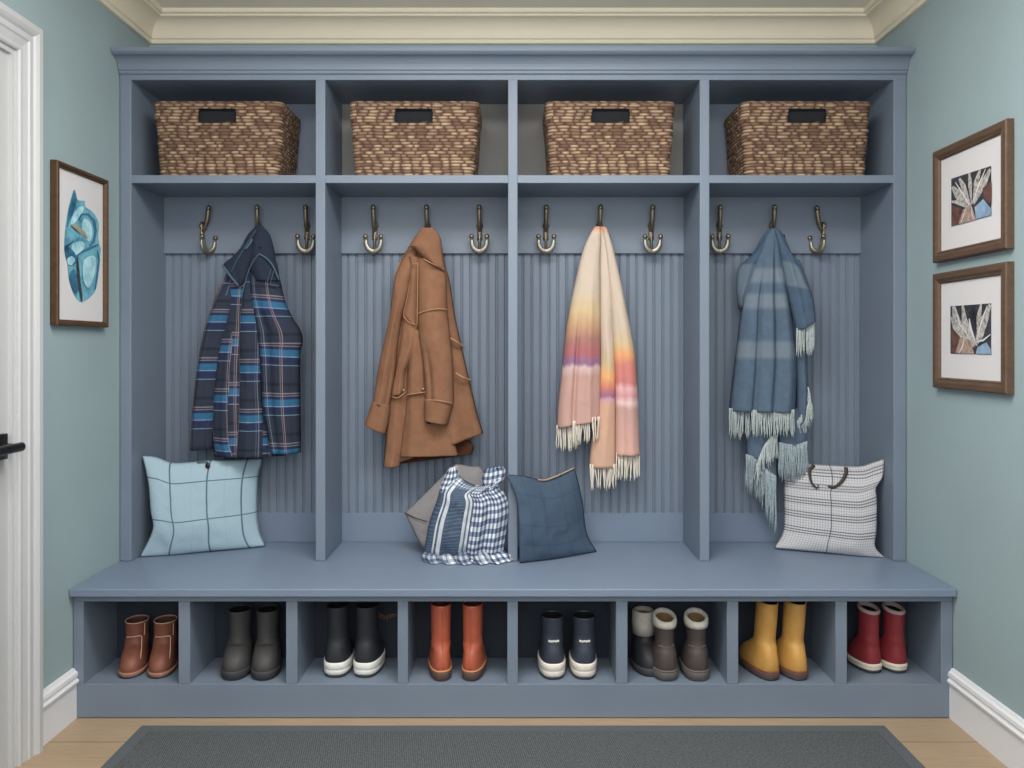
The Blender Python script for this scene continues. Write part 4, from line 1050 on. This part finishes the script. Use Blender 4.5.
def rframe(label, za, zb, dark, quad, polys):
    t, off = frame('framed_picture', label, 1, 2.748, 3.232, za, zb, .042, .030, 'brown_frame')
    cv = lambda x, y: (890+x/2.4, 90+y/2.4)
    def q(u, v):       # unit square over the print
        (ax,ay), (bx,by), (cx_,cy_), (dx_,dy_) = quad
        return ((1-u)*(1-v)*ax+u*(1-v)*bx+u*v*cx_+(1-u)*v*dx_, (1-u)*(1-v)*ay+u*(1-v)*by+u*v*cy_+(1-u)*v*dy_)
    full = [(dark, [q(0,0), q(1,0), q(1,1), q(0,1)])]+[(m, [q(min(1,max(0,u)), min(1,max(0,v))) for u, v in pl]) for m, pl in polys]
    shapes(t, 'print', full, ['ink','petal_grey','maroon_wash','sky_wash','taupe_wash','mat_board'], 1, off, cv)
rframe('brown framed print on the right wall, upper of two', 1.766, 2.207, 0, [(147,213),(243,182),(243,301),(147,327)],
    [(1, band([(.02,.18),(.2,.4),(.42,.72)], .10)), (1, band([(.2,.05),(.34,.3),(.46,.66)], .07)), (1, band([(.45,.0),(.48,.3),(.5,.66)], .06)), (1, band([(.72,.0),(.6,.3),(.52,.66)], .08)), (1, band([(.98,.06),(.8,.3),(.55,.66)], .10)),
     (5, band([(.86,.02),(.7,.28),(.54,.62)], .02)), (5, band([(.1,.1),(.3,.4),(.46,.68)], .018)), (0, band([(.56,.02),(.54,.3),(.52,.6)], .02)), (0, band([(.3,.02),(.42,.35),(.48,.62)], .018)),
     (2, [(0,.55),(.3,.72),(.2,1),(0,1)]), (4, [(.3,.72),(.5,.66),(.62,1),(.18,1)]), (3, [(.58,.74),(.8,.62),(.99,.86),(.99,.99),(.62,.99)]), (2, [(.78,.4),(1,.3),(1,.78),(.82,.62)]), (1, band([(.0,.48),(.2,.55),(.44,.72)], .05)), (5, band([(.36,.7),(.3,.86),(.24,.99)], .012)), (5, band([(.5,.7),(.52,.86),(.56,.99)], .012))])
rframe('brown framed print on the right wall, lower of two', 1.271, 1.722, 0, [(145,519),(243,512),(243,635),(145,633)],
    [(1, band([(.08,.0),(.14,.3),(.36,.62),(.6,.84)], .10)), (1, band([(.3,.0),(.34,.3),(.5,.6),(.62,.8)], .07)), (1, band([(.98,.02),(.84,.3),(.72,.6),(.62,.82)], .10)), (1, band([(.75,.0),(.7,.25),(.66,.5)], .06)),
     (5, band([(.46,.28),(.5,.5),(.6,.72)], .03)), (5, band([(.9,.04),(.76,.36),(.64,.72)], .018)), (5, band([(.12,.08),(.24,.4),(.5,.7)], .016)), (0, band([(.55,.05),(.56,.3),(.6,.55)], .025)),
     (2, [(0,.48),(.24,.62),(.2,.98),(0,.98)]), (4, [(.24,.64),(.5,.72),(.58,.99),(.12,.99)]), (5, band([(.34,.66),(.3,.84),(.2,.99)], .015)), (3, [(.66,.86),(.88,.76),(.99,.9),(.99,.99),(.62,.99)]), (1, band([(.0,.22),(.12,.45),(.28,.66)], .06)), (5, band([(.6,.76),(.8,.72),(.99,.6)], .02))])

# ------------------------------------------------------------------ floor mat
fm = thing('floor_mat', 'dark grey woven floor mat lying in front of the bench', 'mat', (0,2.5,0))
mx, y1, y0, bw = 1.398, 3.052, 1.6, .05
obj('woven_field', B(-mx+bw, mx-bw, y0+bw, y1-bw, .001, .007), 'mat_weave', fm)
bm = bmesh.new(); c_ = [(-mx,y0),(mx,y0),(mx,y1),(-mx,y1)]
def rg_(o, z): return [bm.verts.new((x-math.copysign(o,x), y+(o if y < 2.3 else -o), z)) for x, y in c_]
a0, a1, a2, a3 = rg_(0,.001), rg_(.002,.0085), rg_(bw,.0085), rg_(bw,.001)
for p, q in ((a0,a1),(a1,a2),(a2,a3),(a3,a0)):
    for i in range(4): bm.faces.new((p[i], p[(i+1)%4], q[(i+1)%4], q[i]))
obj('border', bm, 'mat_binding', fm)

# ------------------------------------------------------------------ light and camera
def area(name, loc, rot, sx, sy, power, col=(1,1,1)):
    l = bpy.data.lights.new(name, 'AREA'); l.shape = 'RECTANGLE'; l.size = sx; l.size_y = sy; l.energy = power; l.color = col
    o = bpy.data.objects.new(name, l); COL.objects.link(o); o.location = loc; o.rotation_euler = rot; return o
area('ceiling_light', (0,2.0,2.93), (0,0,0), 1.7, .7, 62, (1,.99,.97))
area('room_fill', (0,-.6,2.0), (R(76),0,0), 3.0, 1.6, 52, (1,.995,.99))  # added fill from the camera side, not a lamp of the room
area('ceiling_bounce_fill', (0,.9,2.2), (R(180),0,0), 2.4, 1.2, 62, (1,.97,.94))  # added unseen fill, aimed up like bounce to brighten ceiling and crown
w = bpy.data.worlds.new('World'); S.world = w; w.use_nodes = True
w.node_tree.nodes['Background'].inputs[0].default_value = (.95,.97,1,1); w.node_tree.nodes['Background'].inputs[1].default_value = .5
cd = bpy.data.cameras.new('Camera'); cam = bpy.data.objects.new('Camera', cd); COL.objects.link(cam)
cam.location = (0,0,CH); cam.rotation_euler = (R(90),0,0)
cd.sensor_width = 36; cd.lens = F/1024*36; cd.shift_x = -1/1024; cd.shift_y = -37/1024; cd.clip_start = .02
S.camera = cam
S.view_settings.view_transform = 'Standard'; S.view_settings.look = 'None'; S.view_settings.exposure = 0
